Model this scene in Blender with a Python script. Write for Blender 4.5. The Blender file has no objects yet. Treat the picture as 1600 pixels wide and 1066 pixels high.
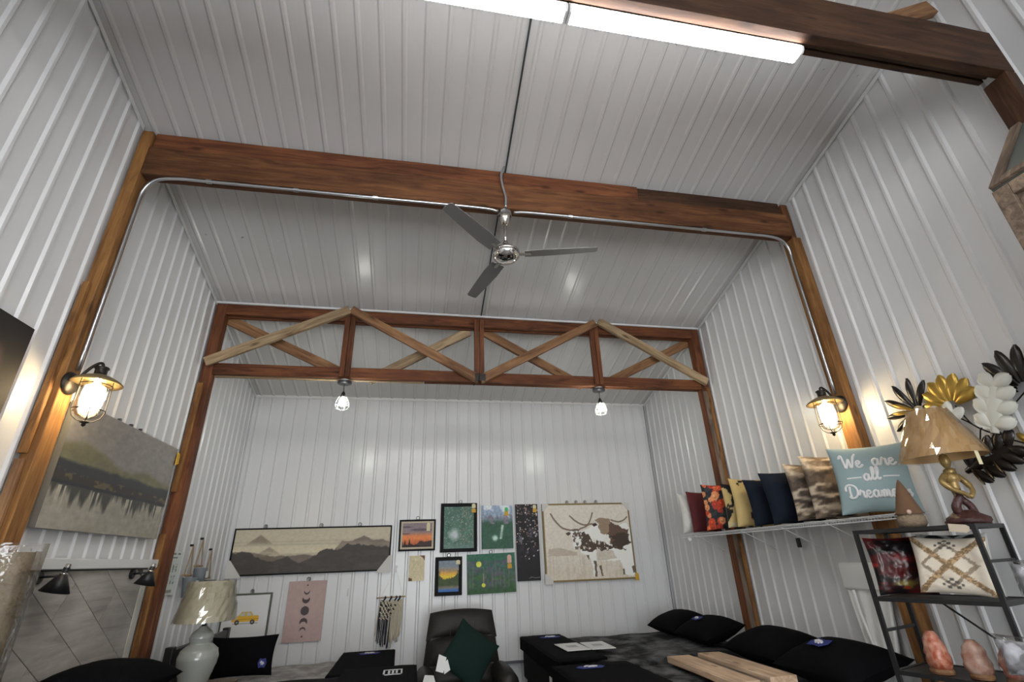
import bpy, math, random
import numpy as np
from mathutils import Vector, Matrix

SC = bpy.context.scene
COL = SC.collection
PI = math.pi
random.seed(7)

# ------------------------------------------------------------------ camera
CAM_POS = Vector((2.161, 0.0, 1.65))
YAW, PITCH, ROLL = 0.2018, 0.4234, -0.0368
_fwd = Vector((math.sin(YAW) * math.cos(PITCH), math.cos(YAW) * math.cos(PITCH), math.sin(PITCH)))
_rt = Vector((math.cos(YAW), -math.sin(YAW), 0))
_up = _rt.cross(_fwd)
_r2 = _rt * math.cos(ROLL) + _up * math.sin(ROLL)
_u2 = -_rt * math.sin(ROLL) + _up * math.cos(ROLL)
cam_data = bpy.data.cameras.new('camera')
cam_data.sensor_width = 36.0
cam_data.lens = 756.66 / 1600.0 * 36.0
cam_data.clip_start = 0.02
cam = bpy.data.objects.new('camera', cam_data)
COL.objects.link(cam)
cam.matrix_world = Matrix(((_r2.x, _u2.x, -_fwd.x, CAM_POS.x), (_r2.y, _u2.y, -_fwd.y, CAM_POS.y),
                           (_r2.z, _u2.z, -_fwd.z, CAM_POS.z), (0, 0, 0, 1)))
SC.camera = cam

# ------------------------------------------------------------------ world, light levels, exposure
world = bpy.data.worlds.new('world')
SC.world = world
world.use_nodes = True
world.node_tree.nodes['Background'].inputs[0].default_value = (0.92, 0.97, 1.0, 1)   # even overcast sky
world.node_tree.nodes['Background'].inputs[1].default_value = 10.5
STRIP_E = 37.0        # ceiling strip lights, neutral white
PENDANT_E = 240.0     # small caged bulbs under the truss
LANTERN_E = 62.0     # warm wall lanterns
SC.view_settings.view_transform = 'Standard'
SC.view_settings.look = 'None'
SC.view_settings.gamma = 1.0
SC.view_settings.use_curve_mapping = False
SC.view_settings.exposure = 0.14
SC.cycles.use_denoising = True
SC.cycles.max_bounces = 10
SC.cycles.diffuse_bounces = 6
SC.cycles.sample_clamp_indirect = 6.0

# daylight comes in through the shop window behind the camera; a portal only guides the sampling
pl = bpy.data.lights.new('window_portal', 'AREA'); pl.shape = 'RECTANGLE'; pl.size = 3.7; pl.size_y = 2.6
pl.cycles.is_portal = True
po = bpy.data.objects.new('window_portal', pl); COL.objects.link(po)
po.location = (2.85, -4.19, 1.6)
po.rotation_euler = (PI / 2, 0, 0)

# ------------------------------------------------------------------ room numbers
W = 5.6            # room width (x)
D = 6.755          # back wall (y)
H = 3.773          # ceiling height at the back wall
SL = 0.2694        # ceiling rise per metre towards the camera
YT, YB, YC = 4.99, 3.134, 1.37      # truss, beam with fan, beam with strip light
YR = -0.55         # ridge
YF = -4.2          # front wall behind the camera
PITCHR = W / 36.0
RIBH = 0.012
def cz(y):
    return H + SL * (D - y) if y >= YR else H + SL * (D - YR) - SL * (YR - y)

# ------------------------------------------------------------------ mesh helpers
def tag(o, label=None, cat=None, group=None, kind=None):
    if label: o['label'] = label
    if cat: o['category'] = cat
    if group: o['group'] = group
    if kind: o['kind'] = kind
    return o

def TRS(loc=(0, 0, 0), rot=(0, 0, 0)):
    from mathutils import Euler
    return Matrix.Translation(Vector(loc)) @ Euler(rot, 'XYZ').to_matrix().to_4x4()

class MB:
    def __init__(s):
        s.v = []; s.f = []
    def add(s, vs, fs, M=None):
        b = len(s.v)
        for p in vs:
            p = Vector(p)
            if M is not None: p = M @ p
            s.v.append((p.x, p.y, p.z))
        for f in fs: s.f.append(tuple(b + i for i in f))
        return s
    def box(s, x0, x1, y0, y1, z0, z1, M=None):
        vs = [(x0, y0, z0), (x1, y0, z0), (x1, y1, z0), (x0, y1, z0), (x0, y0, z1), (x1, y0, z1), (x1, y1, z1), (x0, y1, z1)]
        return s.add(vs, [(3, 2, 1, 0), (4, 5, 6, 7), (0, 1, 5, 4), (1, 2, 6, 5), (2, 3, 7, 6), (3, 0, 4, 7)], M)
    def prism(s, pts, a, b, axis='y', M=None):
        """pts: polygon; axis y -> pts are (x,z), extruded from y=a to y=b ; axis x -> (y,z) ; axis z -> (x,y)"""
        n = len(pts)
        def P(p, t):
            if axis == 'y': return (p[0], t, p[1])
            if axis == 'x': return (t, p[0], p[1])
            return (p[0], p[1], t)
        vs = [P(p, a) for p in pts] + [P(p, b) for p in pts]
        fs = [tuple(range(n)), tuple(range(2 * n - 1, n - 1, -1))]
        for i in range(n):
            j = (i + 1) % n
            fs.append((i, i + n, j + n, j))
        return s.add(vs, fs, M)
    def tube(s, path, r, n=8, M=None, closed=False, flat=1.0):
        path = [Vector(p) for p in path]
        rs = r if isinstance(r, (list, tuple)) else [r] * len(path)
        m = len(path)
        vs = []; fs = []
        t0 = (path[1] - path[0]).normalized()
        ref = Vector((0, 0, 1)) if abs(t0.z) < 0.9 else Vector((1, 0, 0))
        nrm = (ref - t0 * ref.dot(t0)).normalized()
        for i in range(m):
            a = path[i - 1] if (i > 0 or closed) else path[i]
            b = path[(i + 1) % m] if (i < m - 1 or closed) else path[i]
            t = (b - a)
            t = t.normalized() if t.length > 1e-9 else t0
            nrm = nrm - t * nrm.dot(t)
            nrm = nrm.normalized() if nrm.length > 1e-6 else t.orthogonal().normalized()
            bi = t.cross(nrm)
            for k in range(n):
                q = 2 * PI * k / n
                vs.append(path[i] + (nrm * math.cos(q) + bi * math.sin(q) * flat) * rs[i])
        last = m if closed else m - 1
        for i in range(last):
            i2 = (i + 1) % m
            for k in range(n):
                k2 = (k + 1) % n
                fs.append((i * n + k, i * n + k2, i2 * n + k2, i2 * n + k))
        if not closed:
            fs.append(tuple(range(n - 1, -1, -1)))
            fs.append(tuple((m - 1) * n + k for k in range(n)))
        return s.add(vs, fs, M)
    def lathe(s, prof, n=24, M=None, caps=True):
        vs = []; fs = []
        m = len(prof)
        for (r, z) in prof:
            for k in range(n):
                q = 2 * PI * k / n
                vs.append((r * math.cos(q), r * math.sin(q), z))
        for i in range(m - 1):
            for k in range(n):
                k2 = (k + 1) % n
                fs.append((i * n + k, i * n + k2, (i + 1) * n + k2, (i + 1) * n + k))
        if caps:
            if prof[0][0] > 1e-6: fs.append(tuple(range(n - 1, -1, -1)))
            if prof[-1][0] > 1e-6: fs.append(tuple((m - 1) * n + k for k in range(n)))
        return s.add(vs, fs, M)
    def mesh(s, name):
        me = bpy.data.meshes.new(name)
        me.from_pydata(s.v, [], s.f)
        me.validate()
        me.update()
        return me
    def build(s, name, mat, parent=None, smooth=False, bevel=0.0, seg=2, M=None, sub=0):
        return link(name, s.mesh(name), mat, parent, smooth, bevel, seg, M, sub)

def link(name, me, mat, parent=None, smooth=False, bevel=0.0, seg=2, M=None, sub=0):
    if mat is not None and not me.materials: me.materials.append(mat)
    if smooth:
        me.polygons.foreach_set('use_smooth', [True] * len(me.polygons))
    o = bpy.data.objects.new(name, me)
    COL.objects.link(o)
    if parent is not None: o.parent = parent
    if M is not None: o.matrix_basis = M
    if bevel > 0:
        b = o.modifiers.new('bevel', 'BEVEL'); b.width = bevel; b.segments = seg; b.limit_method = 'ANGLE'; b.angle_limit = math.radians(40)
        if smooth: b.harden_normals = False
    if sub:
        m = o.modifiers.new('subsurf', 'SUBSURF'); m.levels = sub; m.render_levels = sub
    return o

def thing(name, label, cat, loc=(0, 0, 0), rot=(0, 0, 0), group=None, kind=None):
    o = bpy.data.objects.new(name, None)
    o.empty_display_size = 0.1
    COL.objects.link(o)
    o.location = loc
    o.rotation_euler = rot
    return tag(o, label, cat, group, kind)

def copy_tree(o, parent=None):
    c = o.copy(); COL.objects.link(c)
    if parent is not None:
        c.parent = parent
    for ch in o.children: copy_tree(ch, c)
    return c

def orient(p0, p1, up=(0, 0, 1)):
    """matrix with local x along p0->p1, origin at the middle"""
    p0 = Vector(p0); p1 = Vector(p1)
    x = (p1 - p0).normalized(); u = Vector(up)
    z = (u - x * u.dot(x)).normalized(); y = z.cross(x)
    c = (p0 + p1) / 2
    return Matrix(((x.x, y.x, z.x, c.x), (x.y, y.y, z.y, c.y), (x.z, y.z, z.z, c.z), (0, 0, 0, 1)))

def timber(name, p0, p1, wy, wz, mat, parent=None, up=(0, 0, 1), bevel=0.004, origin=(0, 0, 0)):
    """sawn timber: length along local x, a little uneven along its length"""
    L = (Vector(p1) - Vector(p0)).length
    b = MB(); n = max(2, int(L / 0.35)); rng = random.Random(hash((round(L, 3), name)) % 1000 + int(p0[0] * 100) + int(p0[2] * 77))
    vs = []; fs = []
    for i in range(n + 1):
        x = -L / 2 + L * i / n
        j = lambda: rng.uniform(-0.0022, 0.0022)
        for (sy, sz) in ((-1, -1), (1, -1), (1, 1), (-1, 1)):
            vs.append((x, sy * wy / 2 + j(), sz * wz / 2 + j()))
    for i in range(n):
        for k in range(4):
            k2 = (k + 1) % 4
            fs.append((i * 4 + k, i * 4 + k2, (i + 1) * 4 + k2, (i + 1) * 4 + k))
    fs.append((3, 2, 1, 0)); fs.append(tuple(n * 4 + k for k in range(4)))
    b.add(vs, fs)
    M = Matrix.Translation(-Vector(origin)) @ orient(p0, p1, up)
    return b.build(name, mat, parent, bevel=bevel, seg=1, M=M)

def crom(pts, k=6, closed=False):
    P = [Vector(p) for p in pts]
    out = []
    n = len(P)
    for i in range(n if closed else n - 1):
        a = P[(i - 1) % n] if (closed or i > 0) else P[0] * 2 - P[1]
        b = P[i]; c = P[(i + 1) % n]
        d = P[(i + 2) % n] if (closed or i + 2 < n) else P[-1] * 2 - P[-2]
        for j in range(k):
            t = j / k
            out.append(0.5 * ((2 * b) + (c - a) * t + (2 * a - 5 * b + 4 * c - d) * t * t + (3 * b - a - 3 * c + d) * t ** 3))
    if not closed: out.append(P[-1])
    return out

# ------------------------------------------------------------------ materials
def _mat(name):
    m = bpy.data.materials.new(name); m.use_nodes = True
    nt = m.node_tree
    return m, nt, nt.nodes['Principled BSDF']

def lin(c):
    return tuple(((x + 0.055) / 1.055) ** 2.4 if x > 0.04045 else x / 12.92 for x in c)

def plain(name, col, rough=0.5, metal=0.0, bump=0.0, bscale=60.0, vary=0.0, vscale=6.0, coat=0.0, spec=0.5, trans=0.0, sheen=0.0):
    m, nt, b = _mat(name)
    b.inputs['Base Color'].default_value = (*col, 1)
    b.inputs['Roughness'].default_value = rough
    b.inputs['Metallic'].default_value = metal
    b.inputs['Specular IOR Level'].default_value = spec
    b.inputs['Coat Weight'].default_value = coat
    b.inputs['Coat Roughness'].default_value = 0.08
    if trans: b.inputs['Transmission Weight'].default_value = trans
    if sheen: b.inputs['Sheen Weight'].default_value = sheen
    tc = nt.nodes.new('ShaderNodeTexCoord')
    if vary > 0:
        n = nt.nodes.new('ShaderNodeTexNoise'); n.inputs['Scale'].default_value = vscale; n.inputs['Detail'].default_value = 4
        nt.links.new(tc.outputs['Object'], n.inputs['Vector'])
        r = nt.nodes.new('ShaderNodeValToRGB')
        r.color_ramp.elements[0].position = 0.3; r.color_ramp.elements[1].position = 0.7
        r.color_ramp.elements[0].color = (*[c * (1 - vary) for c in col], 1)
        r.color_ramp.elements[1].color = (*[min(1, c * (1 + vary)) for c in col], 1)
        nt.links.new(n.outputs['Fac'], r.inputs['Fac']); nt.links.new(r.outputs['Color'], b.inputs['Base Color'])
    if bump > 0:
        n2 = nt.nodes.new('ShaderNodeTexNoise'); n2.inputs['Scale'].default_value = bscale; n2.inputs['Detail'].default_value = 3
        nt.links.new(tc.outputs['Object'], n2.inputs['Vector'])
        bp = nt.nodes.new('ShaderNodeBump'); bp.inputs['Strength'].default_value = bump; bp.inputs['Distance'].default_value = 0.01
        nt.links.new(n2.outputs['Fac'], bp.inputs['Height']); nt.links.new(bp.outputs['Normal'], b.inputs['Normal'])
    return m

def wood(name, dark, mid, light, rough=0.65, sx=1.3, sy=14.0, knots=True):
    m, nt, b = _mat(name)
    N = nt.nodes.new; Lk = nt.links.new
    tc = N('ShaderNodeTexCoord'); oi = N('ShaderNodeObjectInfo')
    add = N('ShaderNodeVectorMath'); add.operation = 'ADD'
    mul = N('ShaderNodeMath'); mul.operation = 'MULTIPLY'; mul.inputs[1].default_value = 37.0
    Lk(oi.outputs['Random'], mul.inputs[0]); Lk(tc.outputs['Object'], add.inputs[0]); Lk(mul.outputs[0], add.inputs[1])
    mp = N('ShaderNodeMapping'); mp.inputs['Scale'].default_value = (sx, sy, sy); Lk(add.outputs[0], mp.inputs['Vector'])
    n = N('ShaderNodeTexNoise'); n.inputs['Scale'].default_value = 1.6; n.inputs['Detail'].default_value = 7; n.inputs['Roughness'].default_value = 0.62; n.inputs['Distortion'].default_value = 0.9
    Lk(mp.outputs[0], n.inputs['Vector'])
    r = N('ShaderNodeValToRGB'); e = r.color_ramp.elements
    e[0].position = 0.28; e[0].color = (*dark, 1); e[1].position = 0.72; e[1].color = (*light, 1)
    k = e.new(0.5); k.color = (*mid, 1)
    Lk(n.outputs['Fac'], r.inputs['Fac'])
    n2 = N('ShaderNodeTexNoise'); n2.inputs['Scale'].default_value = 2.2; n2.inputs['Detail'].default_value = 3
    Lk(add.outputs[0], n2.inputs['Vector'])
    r2 = N('ShaderNodeValToRGB'); r2.color_ramp.elements[0].position = 0.3; r2.color_ramp.elements[0].color = (0.62, 0.58, 0.55, 1)
    r2.color_ramp.elements[1].position = 0.65; r2.color_ramp.elements[1].color = (1.12, 1.08, 1.0, 1)
    Lk(n2.outputs['Fac'], r2.inputs['Fac'])
    mx = N('ShaderNodeMix'); mx.data_type = 'RGBA'; mx.blend_type = 'MULTIPLY'; mx.inputs['Factor'].default_value = 0.8
    Lk(r.outputs['Color'], mx.inputs[6]); Lk(r2.outputs['Color'], mx.inputs[7])
    out = mx.outputs[2]
    if knots:
        mk = N('ShaderNodeMapping'); mk.inputs['Scale'].default_value = (3.2, 9.0, 9.0); Lk(add.outputs[0], mk.inputs['Vector'])
        vo = N('ShaderNodeTexVoronoi'); vo.inputs['Scale'].default_value = 0.9; Lk(mk.outputs[0], vo.inputs['Vector'])
        rk = N('ShaderNodeValToRGB'); rk.color_ramp.elements[0].position = 0.06; rk.color_ramp.elements[0].color = (0.18, 0.14, 0.12, 1)
        rk.color_ramp.elements[1].position = 0.19; rk.color_ramp.elements[1].color = (1, 1, 1, 1)
        Lk(vo.outputs['Distance'], rk.inputs['Fac'])
        m2 = N('ShaderNodeMix'); m2.data_type = 'RGBA'; m2.blend_type = 'MULTIPLY'; m2.inputs['Factor'].default_value = 0.75
        Lk(out, m2.inputs[6]); Lk(rk.outputs['Color'], m2.inputs[7]); out = m2.outputs[2]
    Lk(out, b.inputs['Base Color'])
    b.inputs['Roughness'].default_value = rough
    b.inputs['Specular IOR Level'].default_value = 0.3
    bp = N('ShaderNodeBump'); bp.inputs['Strength'].default_value = 0.25; bp.inputs['Distance'].default_value = 0.004
    Lk(n.outputs['Fac'], bp.inputs['Height']); Lk(bp.outputs['Normal'], b.inputs['Normal'])
    return m

def painted(name, rough=0.6, coat=0.0, bump=0.0):
    m, nt, b = _mat(name)
    a = nt.nodes.new('ShaderNodeAttribute'); a.attribute_name = 'Col'
    nt.links.new(a.outputs['Color'], b.inputs['Base Color'])
    b.inputs['Roughness'].default_value = rough
    b.inputs['Coat Weight'].default_value = coat
    b.inputs['Coat Roughness'].default_value = 0.1
    if bump:
        tc = nt.nodes.new('ShaderNodeTexCoord'); n2 = nt.nodes.new('ShaderNodeTexNoise'); n2.inputs['Scale'].default_value = 90
        nt.links.new(tc.outputs['Object'], n2.inputs['Vector'])
        bp = nt.nodes.new('ShaderNodeBump'); bp.inputs['Strength'].default_value = bump; bp.inputs['Distance'].default_value = 0.004
        nt.links.new(n2.outputs['Fac'], bp.inputs['Height']); nt.links.new(bp.outputs['Normal'], b.inputs['Normal'])
    return m

def emit(name, col, strength):
    m = bpy.data.materials.new(name); m.use_nodes = True
    nt = m.node_tree; nt.nodes.clear()
    e = nt.nodes.new('ShaderNodeEmission'); e.inputs[0].default_value = (*col, 1); e.inputs[1].default_value = strength
    o = nt.nodes.new('ShaderNodeOutputMaterial'); nt.links.new(e.outputs[0], o.inputs[0])
    return m

def film(name, tint=(1, 1, 1), refl=0.12, rough=0.06, bump=0.0, bscale=14.0):
    """clear thin film or glass: mostly see-through with a glossy sheen"""
    m = bpy.data.materials.new(name); m.use_nodes = True
    nt = m.node_tree; nt.nodes.clear(); N = nt.nodes.new
    t = N('ShaderNodeBsdfTransparent'); t.inputs[0].default_value = (*tint, 1)
    g = N('ShaderNodeBsdfGlossy'); g.inputs['Roughness'].default_value = rough
    lw = N('ShaderNodeLayerWeight'); lw.inputs['Blend'].default_value = 0.35
    ad = N('ShaderNodeMath'); ad.operation = 'MULTIPLY_ADD'; ad.inputs[1].default_value = 0.6; ad.inputs[2].default_value = refl
    ad.use_clamp = True
    mx = N('ShaderNodeMixShader'); o = N('ShaderNodeOutputMaterial')
    nt.links.new(lw.outputs['Fresnel'], ad.inputs[0]); nt.links.new(ad.outputs[0], mx.inputs[0])
    nt.links.new(t.outputs[0], mx.inputs[1]); nt.links.new(g.outputs[0], mx.inputs[2]); nt.links.new(mx.outputs[0], o.inputs[0])
    if bump:
        tc = N('ShaderNodeTexCoord'); n2 = N('ShaderNodeTexNoise'); n2.inputs['Scale'].default_value = bscale; n2.inputs['Detail'].default_value = 3
        nt.links.new(tc.outputs['Object'], n2.inputs['Vector'])
        bp = N('ShaderNodeBump'); bp.inputs['Strength'].default_value = bump; bp.inputs['Distance'].default_value = 0.03
        nt.links.new(n2.outputs['Fac'], bp.inputs['Height']); nt.links.new(bp.outputs['Normal'], g.inputs['Normal'])
    return m

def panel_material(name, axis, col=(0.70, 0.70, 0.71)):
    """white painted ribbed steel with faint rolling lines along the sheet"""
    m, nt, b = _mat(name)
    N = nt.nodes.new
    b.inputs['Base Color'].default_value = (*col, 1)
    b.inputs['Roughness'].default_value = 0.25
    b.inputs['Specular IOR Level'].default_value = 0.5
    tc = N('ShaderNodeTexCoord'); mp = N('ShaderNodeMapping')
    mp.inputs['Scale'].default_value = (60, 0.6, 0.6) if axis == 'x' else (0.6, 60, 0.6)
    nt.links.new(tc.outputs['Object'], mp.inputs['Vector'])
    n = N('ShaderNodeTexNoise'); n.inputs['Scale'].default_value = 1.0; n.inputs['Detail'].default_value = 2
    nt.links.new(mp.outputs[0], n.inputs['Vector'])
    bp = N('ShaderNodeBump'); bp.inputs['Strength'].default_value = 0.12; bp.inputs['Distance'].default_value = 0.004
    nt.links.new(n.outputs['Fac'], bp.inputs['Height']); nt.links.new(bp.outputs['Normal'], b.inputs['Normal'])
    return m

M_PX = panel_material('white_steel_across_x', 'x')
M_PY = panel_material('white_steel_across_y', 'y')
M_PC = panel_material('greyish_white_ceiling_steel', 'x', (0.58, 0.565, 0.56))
M_SLAB = plain('wall_core', (0.55, 0.55, 0.55), 0.8)
M_TRIM = plain('white_trim', (0.72, 0.72, 0.72), 0.4)
M_DARKSEAM = plain('dark_seam', (0.03, 0.04, 0.04), 0.6)
M_FLOOR = plain('concrete_floor', (0.16, 0.15, 0.14), 0.5, vary=0.2)
M_BEAM = wood('stained_beam', (0.045, 0.017, 0.008), (0.125, 0.050, 0.020), (0.215, 0.097, 0.038))
M_DARKSHADED = wood('dark_shaded_beam', (0.022, 0.010, 0.006), (0.058, 0.027, 0.014), (0.105, 0.052, 0.026))  # beam wood darkened so its colour carries the shade around the strip lights
M_POST = wood('stained_post', (0.11, 0.045, 0.014), (0.25, 0.118, 0.038), (0.40, 0.205, 0.068))
M_TRUSS = wood('stained_truss', (0.050, 0.016, 0.007), (0.145, 0.050, 0.021), (0.235, 0.092, 0.037))
M_OLDWOOD = wood('weathered_wood', (0.16, 0.10, 0.055), (0.36, 0.26, 0.16), (0.52, 0.41, 0.27))
M_MIDWOOD = wood('brown_wood', (0.10, 0.045, 0.022), (0.25, 0.13, 0.065), (0.38, 0.22, 0.11))
M_GREYWOOD = wood('grey_brown_wood', (0.07, 0.05, 0.04), (0.16, 0.12, 0.09), (0.30, 0.23, 0.17))
M_PINE = wood('pale_pine', (0.42, 0.28, 0.18), (0.62, 0.45, 0.32), (0.75, 0.58, 0.44), sy=20)
M_STEEL = plain('galvanised_steel', (0.55, 0.56, 0.58), 0.28, 1.0)
M_NICKEL = plain('brushed_nickel', (0.62, 0.58, 0.54), 0.25, 1.0)
M_FANBLADE = plain('fan_blade_grey', (0.16, 0.15, 0.15), 0.5)
M_BLACK = plain('black_metal', (0.012, 0.012, 0.013), 0.4)
M_BRONZE = plain('dark_bronze', (0.03, 0.025, 0.022), 0.4, 0.6)
M_GOLDISH = plain('brass_inner', (0.30, 0.22, 0.11), 0.45, 0.6)
M_GLASS = film('clear_glass', (1, 1, 1), 0.06, 0.03)
M_SEEDED = film('lantern_glass', (1.0, 0.97, 0.90), 0.06, 0.1)
M_WRAP = film('plastic_wrap', (0.96, 0.96, 0.95), 0.06, 0.12, bump=1.0, bscale=9)
M_STRIP = emit('strip_lens', (1.0, 0.985, 0.965), STRIP_E)
M_BULB = emit('pendant_bulb', (0.97, 1.0, 0.90), PENDANT_E)
M_WARM = emit('lantern_bulb', (1.0, 0.78, 0.46), LANTERN_E)
M_WHITE = plain('white_paint', (0.8, 0.8, 0.8), 0.4)
M_PAPER = plain('white_paper', (0.75, 0.75, 0.74), 0.7)
M_BLACKCLOTH = plain('black_cloth', (0.0035, 0.0035, 0.0045), 0.9, bump=0.2, bscale=120, spec=0.08)
M_PRINT = painted('print', 0.65)
M_GLOSSPRINT = painted('gloss_print', 0.35, coat=0.3)
M_CLOTHPRINT = painted('cloth_print', 0.85, bump=0.25)
# ================================================================== the room shell
def rib_profile(n, p=PITCHR):
    pts = []
    for i in range(n):
        c = i * p + p / 2
        pts += [(i * p, 0), (c - 0.022, 0), (c - 0.0085, RIBH), (c + 0.0085, RIBH), (c + 0.022, 0)]
    pts.append((n * p, 0))
    return pts

def sheet_mesh(name, prof, lo, hi, place, mat):
    """prof (u,h) extruded from lo(u) to hi(u); place(u,h,t)->xyz"""
    vs = []; fs = []
    for (u, h) in prof:
        vs.append(place(u, h, lo(u))); vs.append(place(u, h, hi(u)))
    for i in range(len(prof) - 1):
        a = 2 * i
        fs.append((a, a + 2, a + 3, a + 1))
    me = bpy.data.meshes.new(name); me.from_pydata(vs, [], fs); me.update()
    me.materials.append(mat)
    return me

SHEET = 6 * PITCHR
roofline = [(YF, 0), (D + 0.1, 0), (D + 0.1, cz(D) + 0.3), (YR, cz(YR) + 0.3), (YF, cz(YF) + 0.3)]
floor = MB().box(-0.12, W + 0.12, YF - 0.1, D + 0.12, -0.1, 0).build('floor', M_FLOOR); tag(floor, kind='structure')
wl = MB().prism(roofline, -0.12, -0.006, 'x').build('wall_left', M_SLAB); tag(wl, kind='structure')
wr = MB().prism(roofline, W + 0.006, W + 0.12, 'x').build('wall_right', M_SLAB); tag(wr, kind='structure')
wb = MB().box(0, W, D + 0.006, D + 0.1, 0, H + 0.3).build('wall_back', M_SLAB); tag(wb, kind='structure')
wf = MB().box(0, 1.0, YF - 0.1, YF, 0, cz(YF) + 0.3).box(4.7, W, YF - 0.1, YF, 0, cz(YF) + 0.3).box(1.0, 4.7, YF - 0.1, YF, 0, 0.3).box(1.0, 4.7, YF - 0.1, YF, 2.9, cz(YF) + 0.3).build('wall_front', M_WHITE); tag(wf, kind='structure')
w1 = MB().box(1.0, 4.7, YF - 0.08, YF - 0.02, 0.3, 0.36).box(1.0, 4.7, YF - 0.08, YF - 0.02, 2.84, 2.9)
for x in (1.0, 2.22, 3.42, 4.64): w1.box(x, x + 0.06, YF - 0.08, YF - 0.02, 0.36, 2.84)
w1 = w1.build('window_1', M_WHITE); tag(w1, kind='structure')
for (xa, xb) in ((1.06, 2.22), (2.28, 3.42), (3.48, 4.64)):
    MB().box(xa, xb, YF - 0.053, YF - 0.047, 0.36, 2.84).build('pane', film('window_glass', (0.98, 0.98, 0.98), 0.02, 0.02), w1)
ce = MB().prism([(D + 0.1, cz(D + 0.1) + 0.006), (YR, cz(YR) + 0.006), (YF, cz(YF) + 0.006), (YF, cz(YF) + 0.2), (YR, cz(YR) + 0.2), (D + 0.1, cz(D + 0.1) + 0.2)], 0, W, 'x').build('ceiling', M_SLAB)
tag(ce, kind='structure')

prof6 = rib_profile(6)
# back wall: six identical sheets, ribs towards the room
bm_ = sheet_mesh('back_sheet', prof6, lambda u: 0, lambda u: H, lambda u, h, t: (u, -h, t), M_PX)
for i in range(6):
    link('wall_panel', bm_, None, wb, M=TRS((i * SHEET, D, 0)))
# side walls: sheets cut to the slope of the ceiling
y0s = [D - SHEET * (k + 1) for k in range(9)]
for y0 in y0s:
    top = lambda u, y0=y0: cz(y0 + u)
    me = sheet_mesh('side_sheet', prof6, lambda u: 0, top, lambda u, h, t: (h, u, t), M_PY)
    link('wall_panel', me, None, wl, M=TRS((0, y0, 0)))
    me2 = sheet_mesh('side_sheet', prof6, lambda u: 0, top, lambda u, h, t: (-h, u, t), M_PY)
    link('wall_panel', me2, None, wr, M=TRS((W, y0, 0)))
# ceiling: six sheets in each bay, ribs downwards
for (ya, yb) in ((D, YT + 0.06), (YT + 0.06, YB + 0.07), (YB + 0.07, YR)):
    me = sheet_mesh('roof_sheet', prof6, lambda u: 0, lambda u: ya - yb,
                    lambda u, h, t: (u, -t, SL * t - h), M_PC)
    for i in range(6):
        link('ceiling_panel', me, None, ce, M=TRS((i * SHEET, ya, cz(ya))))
# screws: one row in the middle of each bay, on every other flat
scr = MB()
for yy in (5.75, 4.12, 2.05):
    for k in range(0, 36, 2):
        x = (k + 1.0) * PITCHR
        scr.lathe([(0.007, 0), (0.007, -0.003), (0.004, -0.007)], 6, TRS((x, yy, cz(yy) - 0.0005)))
scr = scr.build('screws', M_STEEL, ce); tag(scr, kind='stuff')

# edge trims
tn = [0]
def trim(bm, mat=M_TRIM):
    tn[0] += 1
    o = bm.build('trim_%d' % tn[0], mat); tag(o, kind='structure'); return o
for x in (0.019, W - 0.023):
    b = MB()
    for (ya, yb) in ((YR, YB - 0.005), (YB + 0.14, YT - 0.005), (YT + 0.12, D - 0.02)):
        b.add([(x, ya, cz(ya) - 0.052), (x + 0.004, ya, cz(ya) - 0.052), (x + 0.004, ya, cz(ya) - 0.016), (x, ya, cz(ya) - 0.016),
               (x, yb, cz(yb) - 0.052), (x + 0.004, yb, cz(yb) - 0.052), (x + 0.004, yb, cz(yb) - 0.016), (x, yb, cz(yb) - 0.016)],
              [(0, 1, 2, 3), (7, 6, 5, 4), (0, 4, 5, 1), (1, 5, 6, 2), (2, 6, 7, 3), (3, 7, 4, 0)])
    trim(b)
trim(MB().box(0.02, W - 0.02, D - 0.024, D - 0.019, H - 0.03, H + 0.004))
trim(MB().box(0.02, 0.045, D - 0.02, D - 0.016, 0, H - 0.03))
trim(MB().box(W - 0.032, W - 0.028, D - 0.045, D - 0.018, 0, H - 0.03), plain('grey_corner', (0.35, 0.36, 0.36), 0.5))
trim(MB().box(0.02, W - 0.02, YT - 0.03, YT - 0.012, cz(YT) - 0.034, cz(YT) - 0.012))
# dark cable seam down the middle of the ceiling
trim(MB().add([(2.762, YR, cz(YR) - 0.024), (2.775, YR, cz(YR) - 0.024), (2.83, YT, cz(YT) - 0.024), (2.817, YT, cz(YT) - 0.024),
               (2.762, YR, cz(YR) - 0.012), (2.775, YR, cz(YR) - 0.012), (2.83, YT, cz(YT) - 0.012), (2.817, YT, cz(YT) - 0.012)],
              [(0, 1, 2, 3), (7, 6, 5, 4), (0, 4, 5, 1), (1, 5, 6, 2), (2, 6, 7, 3), (3, 7, 4, 0)]), M_DARKSEAM)
# bottom wall rail glimpsed between the recliner and the bed
trim(MB().box(2.9, 3.9, D - 0.05, D - 0.018, 0.52, 0.545), plain('grey_rail', (0.12, 0.12, 0.14), 0.5))

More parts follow.
